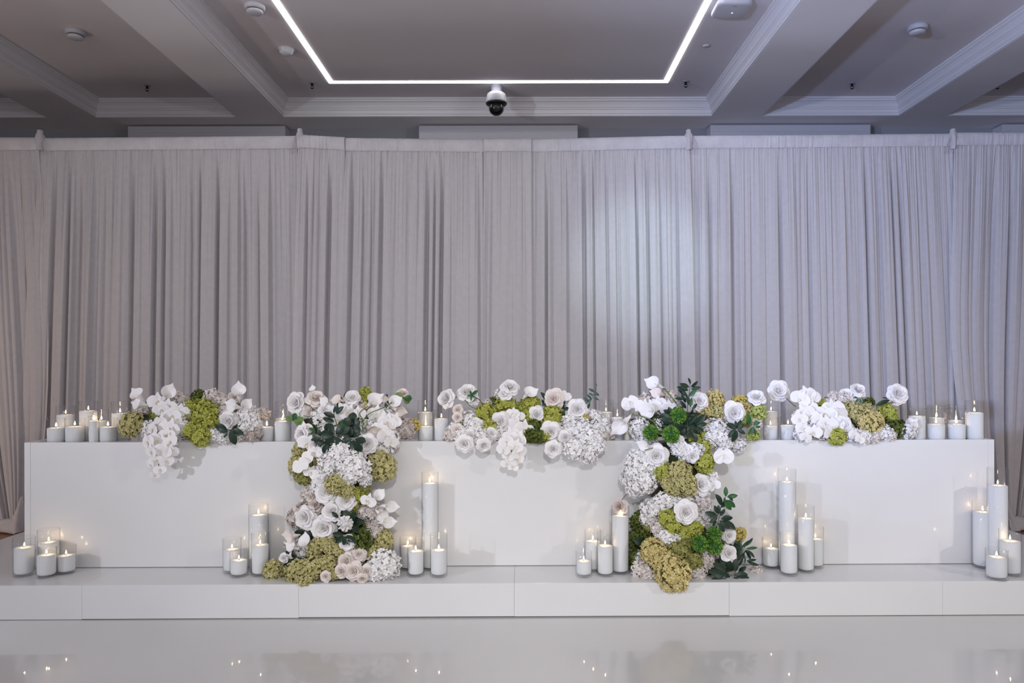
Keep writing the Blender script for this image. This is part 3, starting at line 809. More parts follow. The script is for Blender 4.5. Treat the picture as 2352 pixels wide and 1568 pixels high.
HK = {'white': ('h_white', 'core_white', 150, .205), 'cream': ('h_cream', 'core_white', 130, .215), 'beige': ('h_beige', 'core_white', 110, .23),
      'lime': ('h_lime', 'core_green', 85, .28), 'pale': ('h_limelight', 'core_green', 200, .16), 'dry': ('h_dry', 'core_green', 210, .165), 'olive': ('h_olive', 'core_green', 190, .175),
      'gold': ('h_gold', 'core_green', 240, .155), 'yellow': ('h_yellow', 'core_green', 150, .18), 'moss': ('h_moss', 'core_dark', 130, .20)}
def hyd_mesh(kind, var):
    def f():
        fm, cm, N, fs_ = HK[kind]; rg = random.Random(len(kind)*7 + var*13 + N)
        b = MB(); gr = PI*(3 - math.sqrt(5))
        for k in range(N):
            z = 1 - (k + .5)/N*1.62
            r = math.sqrt(max(0, 1 - z*z)); a = k*gr + rg.uniform(-.12, .12)
            n = Vector((r*math.cos(a), r*math.sin(a), z)) + Vector((rg.uniform(-.14, .14), rg.uniform(-.14, .14), rg.uniform(-.14, .14)))
            n.normalize()
            rad = (.5 - fs_*.12)*rg.uniform(.80, 1.05)
            Mt = Matrix.Translation(n*rad) @ orient(n + Vector((rg.uniform(-.6, .6), rg.uniform(-.6, .6), rg.uniform(-.4, .4))), rg.uniform(0, 6))
            sz = fs_*.5*rg.uniform(.85, 1.12)
            vs, fc = [], []
            for q in range(4):
                aa = q*PI/2 + rg.uniform(-.12, .12); ca, sa = math.cos(aa), math.sin(aa); o = len(vs)
                w = .44; lift = rg.uniform(.0, .62)
                loc = [(0.04, 0, 0), (.45, -w, lift*.5), (.85, -w*.72, lift), (1.02, 0, lift*1.05), (.85, w*.72, lift), (.45, w, lift*.5), (.55, 0, lift*.12)]
                vs += [tuple(Mt @ Vector(((x*ca - y*sa)*sz, (x*sa + y*ca)*sz, z_*sz))) for x, y, z_ in loc]
                fc += [(o+6, o+i, o+i+1) for i in range(5)] + [(o+6, o+5, o)]
            # join the four petals of a floret at its eye so a floret is one island
            e0 = len(vs); vs.append(tuple(Mt @ Vector((0, 0, .02))))
            for q in range(4): fc.append((e0, q*7+1, q*7)); fc.append((e0, q*7, q*7+5))
            b.add(vs, fc)
        nu, nv = 12, 8; vs = []
        for j in range(nv+1):
            for i in range(nu):
                th, ph = PI*j/nv, 2*PI*i/nu; vs.append((.36*math.sin(th)*math.cos(ph), .36*math.sin(th)*math.sin(ph), .36*math.cos(th)))
        b.add(vs, [(j*nu+i, (j+1)*nu+i, (j+1)*nu+(i+1) % nu, j*nu+(i+1) % nu) for j in range(nv) for i in range(nu)], 1)
        return b.mesh('hydrangea', [fm, cm], smooth=False)
    return cached(('hyd', kind, var), f)
def pom_mesh(m, n):
    b = MB(); rg = random.Random(9); gr = PI*(3-math.sqrt(5))
    for k in range(n):
        z = 1 - (k+.5)/n*1.7; r = math.sqrt(max(0, 1-z*z)); a = k*gr
        nn = Vector((r*math.cos(a), r*math.sin(a), z)); nn.normalize()
        L = (.5 - .12*max(0, z-.5)*2)*rg.uniform(.90, 1.06)
        nn = nn + Vector((rg.uniform(-.08, .08), rg.uniform(-.08, .08), 0))
        w = .072 if n > 100 else .15
        Mt = orient(nn, rg.uniform(0, 6.28))  # spun freely
        # narrow cupped petal pointing outwards, tip curled in
        rows = [(.18, .5, 0), (.7, .9, .0), (.92, 1.0, .3), (1.0, .55, .9)]
        vs = []
        for (t, ww, c) in rows:
            for u in (-1, 0, 1):
                vs.append(tuple(Mt @ Vector((u*w*ww*.5, (u*u)*w*.35*ww + c*w*.5, L*t))))
        b.add(vs, [(i*3+j, i*3+j+1, (i+1)*3+j+1, (i+1)*3+j) for i in range(3) for j in range(2)])
    b.lathe([(0,-.34),(.24,-.24),(.34,0),(.24,.24),(0,.34)], 12, mi=1)
    return b.mesh('pompon', [m, 'leaf_mid' if m == 'pom_green' else 'core_white'], smooth=True)
def calla_mesh(m):
    b = MB(); n, rows = 26, 12; vs = []
    for i in range(rows+1):
        v = i/rows
        for j in range(n+1):
            u = -PI + 2*PI*j/n                     # u = 0 is the side of the pointed tip (+Y is the open mouth's back)
            r = .045 + .11*v**1.1 + .15*v**3
            lip = max(0, v-.45)/.55
            frontness = (1 + math.cos(u))/2
            zz = v*(.56 + .34*frontness**1.2) 
            tipk = math.exp(-(u/.20)**2)*lip**2.5
            zz += .17*tipk
            flare = lip**2.5*(.10 + .02*math.cos(2*u))
            rr = r + flare + .06*tipk
            over = .012*(j/n)                       # the edge laps over itself
            vs.append(((rr+over)*math.sin(u), -(rr+over)*math.cos(u)*.85*(-1), zz - .05*lip**3*(1-frontness)))
    b.add(vs, [(i*(n+1)+j, i*(n+1)+j+1, (i+1)*(n+1)+j+1, (i+1)*(n+1)+j) for i in range(rows) for j in range(n)])
    return b.mesh('calla_lily', m)
def leaf_mesh(m, shape):
    b = MB(); nv = 8; vs = []
    for j in range(nv+1):
        v = j/nv
        if shape == 0: w = .5*math.sin(PI*min(1, v**.85))**.75*(0.75 + .35*v) if 0 < v < 1 else .01
        elif shape == 1: w = .5*math.sin(PI*v**1.5)**.6 if 0 < v < 1 else .02     # obovate
        else: w = .5*math.sin(PI*v**.75)**.9 if 0 < v < 1 else .01
        z = -.22*v*v + .06*math.sin(PI*v)
        for u in (-1, -.5, 0, .5, 1):
            vs.append((u*w, v, z + .16*abs(u)*w + (-.012 if u == 0 else 0)))
    b.add(vs, [(j*5+i, j*5+i+1, (j+1)*5+i+1, (j+1)*5+i) for j in range(nv) for i in range(4)])
    return b.mesh('leaf', m)

def interp(tab, y): return float(np.interp(y, [t[0] for t in tab], [t[1] for t in tab]))
def table_D(x, y): return interp([(870,3.88),(940,3.84),(980,3.78),(1004,3.725),(1020,3.665),(1100,3.685)], y) + SKEW*(x-1195)/F*3.7
def column_D(cx):
    def f(x, y):
        e = min(1, abs(x-cx)/130.0)
        return interp([(870,3.84),(930,3.78),(980,3.70),(1020,3.63),(1060,3.60),(1250,3.58),(1290,3.55),(1330,3.50),(1360,3.43)], y) + .045*e**2 + SKEW*(x-1195)/F*3.7
    return f

# ================= A: left table arrangement
A = Arr('low white and green flowers with hanging orchids at the left end of the desk', at(440, 1008, 3.86), table_D, 21)
A.root.location.z = A.base.z = DTOP
A.core([(440,975,230,52,.05),(345,975,70,50,.04),(530,985,110,44,.04)])
for v in ((326,958,50,40,'cream',.03),(410,918,56,36,'cream',.02),(425,945,56,46,'white',.01),(420,985,56,46,'white',0),(392,998,50,32,'white',.0),
          (360,955,40,36,'olive',0),(302,975,50,64,'dry',-.02),(342,985,44,46,'white',.02),(455,910,40,26,'moss',.02),(440,938,46,40,'lime',0),(472,948,70,62,'lime',-.02),
          (478,975,56,50,'lime',-.02),(445,990,46,46,'lime',-.03),(462,1003,56,34,'lime',-.03),(434,962,36,40,'olive',.0),(488,916,58,36,'cream',.01),(510,925,50,36,'cream',.01),
          (545,942,36,30,'olive',.0),(568,955,52,48,'white',-.01),(580,975,46,44,'white',-.01),(566,985,46,40,'white',-.02),(490,1000,50,30,'white',-.01),(515,1003,44,26,'white',-.01),
          (547,1000,40,28,'cream',-.01),(522,948,56,40,'cream',.01),(590,995,30,26,'beige',.0),(576,1002,30,20,'beige',-.01),(602,950,38,32,'cream',.08),(400,960,44,40,'white',.01),(376,990,40,36,'white',.01)):
    A.hyd(v[0], v[1], v[2], v[3], v[4], v[5])
A.rose(523, 967, 48, (0.05, .1)); A.rose(495, 918, 42, (.1,.3), 'p_cream', 0); A.rose(538, 912, 34, (.2,.4), 'p_cream', 0, .8)
for v in ((362,922,40),(386,935,44),(372,940,40),(412,948,44,(.4,0)),(396,955,40),(370,972,42,(-.4,0)),(390,985,48),(408,978,36),(352,985,36,(-.6,0)),(384,1000,40),
          (340,1014,38,(-.5,-.1)),(364,1012,42),(392,1014,38),(376,1034,38),(348,1036,34,(-.5,-.3)),(392,1036,34,(.4,-.2)),(360,1056,32),(382,1058,32),(346,1064,26,(-.5,-.3)),(368,1078,28),(356,1090,22,(0,-.4))):
    A.orchid(v[0], v[1], v[2], v[3] if len(v) > 3 else None)
A.stem([(372,925),(380,960),(378,1000),(368,1040),(362,1088)], .002, -.03)
A.calla(333,924, 309,892, .3); A.calla(345,932, 306,920, .3); A.calla(376,922, 398,888, .3); A.calla(549,925, 552,880, .25, wid=.9); A.calla(560,938, 522,926, .5); A.calla(552,940, 578,922, .4)
A.stem([(335,922),(343,940),(350,950)], .002, -.03, 'stem_dark'); A.stem([(326,948),(346,956)], .002, -.03, 'stem_dark')
A.sprig([(520,985),(535,992)], [(522,990,494,972),(524,992,498,982),(528,992,556,990),(528,990,540,1022),(524,995,512,1004),(536,985,560,998)], 'leaf', -.07, .55)

# ================= B: left column
B = Arr('left cascading column of white and yellow-green flowers running from desk to platform', at(790, 1320, 3.6), column_D(790), 22)
B.root.location.z = B.base.z = PZ
B.core([(800,975,210,60,.05),(790,1060,130,100,.06),(780,1150,130,120,.05),(790,1240,170,100,.05),(760,1300,250,50,.05)])
for v in ((742,962,62,56,'white',.03),(765,985,70,50,'white',.02),(700,955,50,46,'white',.04),(820,940,80,50,'cream',.03),(875,965,70,60,'white',.02),(905,950,50,40,'white',.03),(845,985,60,50,'white',.02),
          (930,985,52,52,'beige',.03),(905,995,44,40,'beige',.03),(895,1010,50,50,'white',0),(880,1035,50,44,'white',.01),(838,903,34,26,'lime',.02),(835,922,34,30,'lime',.01),(842,936,28,26,'yellow',0),(953,975,22,34,'yellow',.03),
          (700,1000,46,46,'white',.02),(690,1035,36,44,'dry',.02),(684,1065,40,56,'dry',.0),(725,1050,46,36,'dry',.01),(700,1094,52,40,'olive',.0),(712,1075,40,34,'olive',.02),
          (785,1040,72,62,'white',-.05),(760,1068,60,56,'white',-.04),(812,1072,78,70,'white',-.06),(795,1095,64,44,'white',-.05),(745,1085,50,44,'white',-.02),(838,1100,34,34,'white',-.05),(745,1040,44,40,'white',-.01),
          (878,1070,56,82,'dry',-.01),(860,1090,34,30,'olive',0),(772,1110,58,46,'dry',-.07),(795,1124,48,34,'dry',-.06),(824,1135,40,36,'lime',-.02),(838,1120,30,24,'olive',-.02),
          (735,1115,44,46,'white',-.01),(712,1135,44,40,'cream',.02),(812,1160,34,50,'olive',.0),(845,1170,58,52,'cream',.02),(868,1180,50,50,'white',.03),(862,1210,46,46,'cream',.02),(850,1225,50,40,'cream',.01),
          (700,1170,50,36,'beige',.03),(680,1190,40,50,'beige',.04),(830,1238,62,70,'moss',-.01),(808,1215,46,46,'moss',0),(878,1240,54,54,'dry',.0),(862,1268,50,36,'dry',-.02),(838,1262,34,36,'olive',0),
          (745,1245,60,42,'dry',-.03),(722,1262,44,40,'dry',-.02),(768,1262,58,40,'dry',-.03),(700,1255,46,46,'white',.0),(675,1250,44,44,'cream',.03),(686,1235,50,40,'white',.03),
          (628,1310,48,54,'dry',-.02),(686,1312,70,56,'dry',-.04),(718,1305,64,50,'dry',-.04),(752,1296,52,42,'dry',-.03),(702,1334,48,28,'dry',-.05),(650,1316,36,34,'olive',.02),(768,1320,26,24,'dry',-.03),
          (882,1298,76,74,'white',-.03),(862,1320,44,30,'white',-.03),(815,1285,60,44,'cream',.02),(770,1225,40,36,'white',.03)):
    B.hyd(v[0], v[1], v[2], v[3], v[4], v[5])
for v in ((678,925,50,(-.3,.1)),(726,912,44,(.3,.9),'p_cream'),(712,945,38,(-.2,.3),'p_cream',.0),(808,912,38,(0,.4)),(690,1000,42,(-.9,.1)),(722,1022,38,(-.3,.1)),(842,1020,48,(.05,.1)),(748,940,34,(.1,.5)),
          (750,1130,54,(0,.25)),(738,1100,38,(-.3,.3)),(795,1150,46,(.2,.1)),(698,1188,54,(-.25,.15)),(724,1160,40,(-.1,.5),'p_beige',-.01),(762,1172,46,(0,.5)),(743,1213,58,(.05,.1)),(797,1248,38,(.15,.05),'p_white',-.06),
          (714,1140,36,(-.4,.2),'p_cream',0),(747,1324,26,(-.1,.1),'p_cream'),(794,1288,44,(-.2,.3),'p_cream'),(824,1272,36,(.1,.4),'p_cream'),(812,1312,44,(0,.1),'p_cream'),(842,1312,32,(.1,.1),'p_cream'),(782,1312,34,(-.3,.1),'p_cream'),(832,1330,26,(.1,-.4),'p_cream'),
          (760,1130,30,(.3,.6)),(925,902,30,(.3,1.2),'p_cream',.0),(650,1281,24,(-.3,.2))):
    B.rose(v[0], v[1], v[2], v[3], v[4] if len(v) > 4 else 'p_white', v[5] if len(v) > 5 else -.05)
B.pom(793, 1202, 38, 'p_white', -.09, 64)
for v in ((800,948,44),(775,965,40),(822,950,36),(785,940,34),(706,1018,44,(.1,-.1)),(722,1040,36),(885,1000,40,(.5,0)),(898,1015,34,(.6,-.2)),(872,985,38),(890,970,44),(905,965,36),(714,1085,34),(730,1098,30),(846,1150,36),(760,945,34),(865,950,40),(700,985,34)):
    B.orchid(v[0], v[1], v[2], v[3] if len(v) > 3 else None)
B.anth(690, 1068, 42, (-.2, .1), -.09, R(30), False); B.anth(706, 1050, 30, (.1, .3), -.08, R(-60), False)
B.calla(762,932, 738,916, .5); B.calla(792,922, 764,912, .6, m='p_cream'); B.calla(840,938, 872,905, .2, wid=.95); B.calla(895,928, 922,912, .9, wid=1.1); B.calla(870,912, 890,918, .3, m='p_cream')
B.calla(900,935, 930,950, .3, m='p_cream'); B.calla(722,906, 716,886, .2); B.calla(838,975, 868,1000, .3, m='p_cream')
B.calla(858,1150, 880,1126, .4); B.calla(872,1160, 914,1162, .3, wid=.8); B.calla(862,1170, 890,1190, .4); B.calla(866,1200, 908,1196, .3, wid=.8)
B.calla(690,1228, 652,1230, .35, m='p_cream'); B.calla(706,1262, 698,1226, .4); B.calla(688,1262, 660,1246, .4); B.calla(682,1180, 664,1196, .2, m='p_beige'); B.calla(690,1170, 672,1166, .2, m='p_beige'); B.calla(670,1265, 662,1285, .2)
B.stem([(832,985),(834,965),(826,948),(845,932)], .0025, -.09); B.stem([(830,972),(848,950),(885,934),(900,924)], .0025, -.09); B.stem([(835,985),(842,978),(843,965)], .002, -.09)
B.stem([(690,924),(712,932),(722,944)], .002, -.05, 'stem_dark'); B.stem([(866,1148),(848,1138),(836,1132)], .0015, -.05); B.stem([(852,1160),(840,1148)], .0015, -.05)
# dark leaves
B.sprig([(790,1010),(776,980),(768,955),(768,930)], [(770,958,744,946),(768,968,742,960),(772,950,790,932),(766,948,776,930),(776,975,796,962),(776,978,804,972,'leaf_mid')], 'leaf', -.08, .5)
B.rosette(808, 978, 6, 28, 20, 360, 'leaf', -.10, .75, 1)
B.rosette(770, 1000, 6, 34, 60, 360, 'leaf', -.09, .7, 1)
B.rosette(742, 1005, 6, 28, 10, 360, 'leaf', -.08, .5)
B.rosette(812, 1008, 5, 32, 180, 300, 'leaf', -.09, .65, 1)
B.rosette(750, 1018, 5, 26, 180, 300, 'leaf', -.07, .6)
B.rosette(790, 920, 5, 26, 150, 360, 'leaf', .0, .6); B.rosette(885, 922, 4, 18, 0, 360, 'leaf', .02, .6)
B.sprig([(672,962),(676,968)], [(674,966,656,958,'leaf_light'),(674,966,680,948,'leaf_mid'),(676,968,698,962,'leaf_light'),(676,968,690,976,'leaf_light')], 'leaf_light', -.04, .7, shape=1)
B.sprig([(915,920),(928,912)], [(928,912,906,906,'leaf_light'),(926,914,946,914,'leaf_mid'),(926,914,940,926,'leaf_light')], 'leaf_mid', -.03, .75, shape=1)
B.rosette(780, 1190, 4, 26, 60, 300, 'leaf', -.05, .5); B.rosette(806, 1200, 6, 32, 0, 360, 'leaf', -.06, .6); B.rosette(792, 1228, 5, 30, 180, 200, 'leaf', -.06, .55)
B.rosette(700, 1218, 4, 26, 190, 160, 'leaf', -.02, .5); B.rosette(665, 1278, 6, 18, 0, 360, 'leaf', -.02, .6); B.rosette(728, 988, 3, 18, 100, 160, 'leaf_mid', -.05, .5)
B.rosette(760, 1158, 4, 16, 0, 360, 'leaf', .0, .6)

# ================= C: centre table arrangement
Ce = Arr('low white and lime flowers in the middle of the desk between the two columns', at(1205, 1008, 3.86), table_D, 23)
Ce.root.location.z = Ce.base.z = DTOP
Ce.core([(1200,975,220,54,.05),(1090,985,110,44,.04),(1320,985,130,48,.04)])
for v in ((1060,965,40,34,'white',.02),(1078,965,48,42,'white',0),(1046,990,42,38,'white',0),(1064,998,46,36,'white',-.02),(1088,990,56,46,'white',-.02),(1105,1005,46,40,'white',-.02),(1125,1000,40,36,'white',-.01),
          (1034,1000,32,28,'cream',.0),(1115,950,48,50,'lime',-.01),(1125,985,42,44,'lime',-.02),(1135,925,36,26,'moss',.03),(1160,930,58,40,'lime',.0),(1195,940,40,30,'lime',.01),(1218,925,48,36,'lime',.0),
          (1210,955,34,46,'lime',-.01),(1212,972,28,30,'lime',-.02),(1270,950,52,40,'lime',-.02),(1266,968,50,36,'lime',-.02),(1225,985,46,48,'moss',-.01),(1235,1003,44,34,'moss',-.02),(1250,1003,30,24,'lime',-.02),(1218,1000,36,36,'moss',-.02),
          (1147,908,36,26,'white',.03),(1125,930,40,28,'cream',.03),(1310,968,44,40,'white',-.01),(1300,990,46,40,'white',-.01),(1330,985,60,50,'white',-.02),(1350,1010,70,64,'white',-.03),(1378,985,56,52,'white',-.01),
          (1366,958,40,34,'white',.01),(1395,995,40,34,'cream',.01),(1322,1030,56,50,'white',-.03),(1352,1045,46,40,'white',-.03),(1335,1012,40,36,'white',-.03),(1372,1022,40,40,'white',-.02),(1342,960,24,20,'yellow',-.02),
          (1146,995,40,32,'white',0),(1160,1000,40,30,'white',0),(1288,1000,40,34,'white',0),(1240,960,40,40,'olive',.02),(1305,942,34,34,'white',.02),(1282,930,40,30,'cream',.03)):
    Ce.hyd(v[0], v[1], v[2], v[3], v[4], v[5])
for v in ((1022,915,44,(-.8,.3)),(1074,898,46,(.1,.9)),(1086,915,32,(.3,.9),'p_white',.01),(1172,887,42,(.2,.7)),(1160,902,34,(-.3,.6)),(1150,968,46,(-.1,.1)),(1234,952,40,(.2,.1)),(1272,916,48,(-.1,.1),'p_cream'),(1327,940,50,(.05,.1)),
          (1265,992,48,(-.05,.05)),(1271,1032,40,(0,-.1)),(1097,980,40,(.2,.2)),(1066,1020,42,(-.1,-.1)),(1049,988,32,(-.3,.1),'p_cream'),(1112,1024,34,(.3,-.3)),(1130,995,30,(.3,.2)),(1050,940,26,(-.4,.3),'p_cream'),(1052,958,24,(.3,.1),'p_cream'),
          (1080,1000,34,(-.1,.1)),(1298,1005,34,(-.2,0)),(1345,985,34,(.1,.3)),(1312,1000,36,(-.1,.2))):
    Ce.rose(v[0], v[1], v[2], v[3], v[4] if len(v) > 4 else 'p_white', v[5] if len(v) > 5 else -.045)
for v in ((1178,950,32,(-.3,.3)),(1190,957,30,(.3,0)),(1186,978,44),(1203,988,50,(.2,.1)),(1175,1000,40,(-.2,0)),(1190,1008,40),(1163,1014,36,(-.4,-.1)),(1184,1024,34),(1157,1032,32,(-.5,-.1)),(1192,1038,36,(.4,-.1)),(1168,1046,30),(1188,1056,32,(.3,-.1)),(1164,1064,28,(-.2,-.2)),(1178,1072,24)):
    Ce.orchid(v[0], v[1], v[2], v[3] if len(v) > 3 else None)
Ce.stem([(1190,960),(1182,1000),(1174,1040),(1174,1072)], .002, -.03)
Ce.calla(1200,915, 1228,890, .4); Ce.stem([(1203,912),(1194,925),(1188,938)], .002, -.03); Ce.anth(1300, 908, 28, (.3,.2), -.03, R(150), False)
Ce.stem([(1036,914),(1052,912),(1068,918),(1080,932),(1102,943)], .0022, -.04, 'stem'); Ce.stem([(1088,910),(1100,917),(1107,926),(1112,938)], .0022, -.05, 'stem_dark'); Ce.stem([(1166,904),(1168,926)], .0022, -.03)
Ce.sprig([(1090,912),(1083,906)], [(1083,907,1072,910),(1083,907,1080,896),(1083,907,1098,896),(1083,907,1082,920),(1083,907,1092,913)], 'leaf_mid', -.07, .45)
Ce.sprig([(1252,938),(1248,915)], [(1256,918,1242,899),(1250,928,1244,916),(1256,930,1262,918)], 'leaf', -.03, .45); Ce.rosette(1290, 940, 5, 24, 0, 360, 'leaf', -.02, .6); Ce.rosette(1262, 932, 4, 18, 180, 180, 'leaf', -.02, .6)
Ce.sprig([(1352,932),(1360,912),(1367,898),(1371,884)], [(1354,925,1342,912),(1355,925,1349,940),(1358,916,1348,905),(1360,914,1350,922),(1362,912,1376,918),(1362,908,1352,902),(1363,907,1374,902),(1366,900,1352,892),(1366,900,1377,909),(1371,886,1368,880)], 'leaf_euc', -.04, .42, r=.0014)

# ================= E: right column
E = Arr('right cascading column of white and green flowers with a tall dark leafy sprig on top', at(1570, 1320, 3.6), column_D(1565), 24)
E.root.location.z = E.base.z = PZ
E.core([(1560,975,230,60,.05),(1560,1060,130,110,.05),(1560,1160,130,120,.05),(1560,1250,170,110,.05),(1570,1300,240,50,.05)])
for v in ((1470,985,48,54,'white',.0),(1485,925,50,44,'cream',.04),(1520,930,60,50,'cream',.03),(1545,945,50,46,'cream',.02),(1500,950,50,44,'white',.03),(1535,915,44,40,'cream',.04),(1490,1010,44,40,'white',.01),(1515,975,50,44,'white',.03),
          (1640,920,50,54,'gold',.0),(1645,950,44,44,'dry',.0),(1620,950,40,46,'gold',.01),(1702,925,50,34,'yellow',.02),(1718,942,36,36,'gold',.01),(1740,948,34,54,'pale',.0),(1730,1000,40,26,'pale',-.01),(1712,965,36,34,'pale',.0),
          (1655,955,36,34,'cream',.01),(1640,985,60,48,'white',-.02),(1650,1005,56,46,'white',-.02),(1630,1010,44,36,'white',-.02),(1665,1020,40,30,'white',-.01),(1695,1022,46,32,'white',.02),(1620,980,36,30,'cream',0),(1735,975,30,34,'cream',.02),
          (1465,1075,68,66,'white',-.02),(1448,1095,44,56,'white',0),(1478,1105,70,56,'white',-.03),(1470,1050,56,44,'white',-.01),(1455,1125,40,34,'white',0),(1500,1080,40,44,'white',-.01),
          (1560,1030,50,34,'white',-.03),(1595,1035,44,40,'white',-.04),(1578,1045,40,30,'white',-.03),(1600,1005,44,44,'lime',-.01),(1614,1030,36,44,'lime',-.02),(1618,1060,48,48,'lime',-.02),(1620,1080,36,34,'lime',-.01),
          (1522,1082,40,46,'lime',-.03),(1560,1085,66,50,'dry',-.05),(1572,1110,72,54,'dry',-.05),(1548,1122,56,34,'dry',-.04),(1535,1105,40,36,'dry',-.04),(1632,1100,42,40,'white',-.01),(1606,1130,50,36,'white',0),
          (1525,1150,60,44,'white',-.02),(1500,1168,56,50,'white',-.01),(1490,1190,44,40,'white',0),(1550,1148,44,34,'white',-.02),(1575,1148,40,30,'white',-.01),(1610,1155,50,40,'cream',0),(1622,1178,44,44,'white',-.01),(1600,1200,40,36,'white',-.01),
          (1532,1186,40,44,'lime',-.04),(1545,1206,44,38,'lime',-.04),(1592,1212,46,38,'lime',-.03),(1572,1222,44,32,'lime',-.03),(1514,1210,44,40,'cream',-.01),(1530,1232,54,36,'white',-.03),(1555,1238,44,34,'white',-.02),
          (1470,1195,34,60,'moss',.03),(1464,1240,46,60,'moss',.03),(1460,1285,40,56,'moss',.03),(1480,1222,36,40,'moss',.02),(1488,1205,24,30,'olive',0),
          (1500,1264,62,60,'gold',-.05),(1518,1285,60,46,'gold',-.05),(1560,1262,58,60,'olive',-.03),(1590,1285,48,50,'olive',-.02),(1578,1240,40,36,'olive',-.02),(1545,1318,82,86,'gold',-.07),
          (1474,1308,48,46,'cream',.0),(1468,1285,30,44,'white',.02),(1492,1322,40,26,'cream',-.01),(1620,1290,46,56,'cream',.01),(1635,1270,40,40,'cream',.02),(1604,1318,42,26,'cream',0),(1698,1228,24,44,'yellow',.05),(1735,1315,26,40,'cream',.05)):
    E.hyd(v[0], v[1], v[2], v[3], v[4], v[5])
for v in ((1608,920,42,(.1,.2)),(1688,948,52,(0,.05)),(1508,1047,56,(-.1,.1)),(1612,1113,50,(.2,.15)),(1577,1177,54,(0,.05),'p_white',-.08),(1676,1230,32,(.1,.1)),(1675,1270,38,(.1,.4)),(1660,1240,30,(-.2,.1),'p_cream',-.01),
          (1592,1048,34,(.1,-.1)),(1560,1030,30,(-.2,.2)),(1738,910,40,(-.2,.8)),(1733,930,34,(.3,.4),'p_white',.0)):
    E.rose(v[0], v[1], v[2], v[3], v[4] if len(v) > 4 else 'p_white', v[5] if len(v) > 5 else -.055)
E.rose(1421, 1163, 38, (-.7, .3), 'p_beige', -.02)
E.stem([(1427,1150),(1436,1138),(1452,1125)], .0014, -.02, 'stem_dark')
for v in ((1555,1012,30),(1575,1030,32),(1545,1015,26),(1478,935,40),(1512,925,36),(1536,938,40),(1640,1115,30),(1500,935,36)):
    E.orchid(v[0], v[1], v[2], v[3] if len(v) > 3 else None, m='p_white')
E.calla(1526,892, 1486,872, .15, wid=.9); E.stem([(1524,891),(1540,908),(1552,925),(1562,942)], .0034, -.06); E.calla(1525,908, 1496,898, .4, m='p_cream'); E.calla(1508,945, 1470,940, .55, wid=1.2)
E.anth(1447, 925, 42, (-.1, .2), -.05, R(20)); E.calla(1452,952, 1406,992, .35, dd=-.03, wid=.75); E.stem([(1450,952),(1475,956),(1502,968),(1522,986)], .0032, -.07); E.stem([(1500,960),(1510,985),(1520,995)], .0022, -.08)
E.anth(1662, 1048, 48, (0, .05), -.10, R(0)); E.stem([(1614,1004),(1632,1008),(1652,1027)], .0016, -.09, 'stem_dark'); E.calla(1502,1028, 1464,1020, .3, wid=.8); E.stem([(1500,1028),(1480,1034)], .002, -.08)
E.pom(1558, 955, 40, dd=-.10); E.pom(1495, 993, 38, dd=-.08); E.pom(1541, 998, 42, dd=-.11); E.pom(1607, 1248, 40, dd=-.10); E.pom(1640, 1225, 36, dd=-.07); E.pom(1641, 1254, 40, dd=-.09)
E.sprig([(1580,1000),(1578,960),(1580,925),(1584,895),(1585,870)],
        [(1586,882,1582,867),(1587,889,1603,875),(1583,889,1560,880),(1587,894,1609,888),(1581,896,1553,887),(1579,910,1559,893),(1582,910,1600,893,'leaf_mid'),(1570,916,1549,914),(1582,930,1578,905),(1585,935,1590,913,'leaf_mid'),
         (1575,925,1566,905),(1576,938,1562,920),(1590,940,1602,926),(1584,955,1592,938),(1598,952,1582,948),(1605,962,1585,952),(1578,975,1600,952),(1570,940,1564,932)], 'leaf', -.09, .42)
E.sprig([(1545,965),(1530,950)], [(1548,958,1524,940),(1545,960,1536,934),(1543,965,1518,950),(1545,970,1516,962),(1548,975,1520,976),(1552,975,1530,985),(1545,952,1552,932)], 'leaf', -.09, .55)
E.sprig([(1600,975),(1612,965)], [(1598,975,1620,950),(1600,978,1624,972),(1596,972,1612,950),(1598,982,1618,992),(1590,975,1576,990)], 'leaf', -.10, .5)
E.rosette(1575, 980, 6, 30, 0, 360, 'leaf', -.06, .6); E.rosette(1588, 990, 5, 26, 0, 360, 'leaf', -.05, .6)
E.sprig([(1690,985),(1700,978)], [(1692,984,1668,972),(1692,984,1690,966),(1694,986,1710,972),(1694,986,1712,996),(1692,988,1684,1016),(1690,986,1672,1004),(1694,980,1704,964)], 'leaf', -.09, .52)
E.sprig([(1712,975),(1735,975)], [(1722,975,1716,948),(1732,978,1738,964),(1734,980,1748,980),(1732,982,1736,1000),(1730,980,1722,996),(1734,976,1746,968)], 'leaf_mid', -.08, .5)
E.rosette(1728, 925, 3, 16, 40, 120, 'leaf_mid', -.02, .5)
E.sprig([(1640,1200),(1652,1175),(1662,1150),(1668,1138)],
        [(1667,1140,1668,1118,'leaf_mid'),(1670,1141,1694,1136,'leaf_mid'),(1668,1148,1690,1165,'leaf_mid'),(1664,1152,1681,1172,'leaf_mid'),(1658,1160,1643,1132),(1664,1158,1664,1142,'leaf_mid'),(1656,1165,1672,1150),(1674,1141,1684,1150)], 'leaf', -.08, .5)
E.sprig([(1645,1215),(1655,1175)], [(1648,1185,1620,1176),(1650,1180,1640,1160),(1655,1185,1664,1168),(1656,1192,1686,1188),(1652,1195,1676,1214),(1650,1200,1664,1222),(1648,1188,1630,1200),(1652,1180,1650,1160),(1660,1195,1690,1215),(1645,1195,1638,1210)], 'leaf', -.08, .5)
E.sprig([(1690,1290),(1706,1262),(1722,1245)],
        [(1702,1258,1722,1240,'leaf_mid'),(1712,1254,1731,1236),(1714,1260,1740,1256,'leaf_mid'),(1716,1262,1734,1280),(1712,1262,1726,1286),(1708,1270,1716,1262),(1714,1288,1738,1284),(1716,1290,1743,1298),(1700,1255,1690,1240),(1710,1276,1712,1294,'leaf_mid')], 'leaf', -.05, .3)
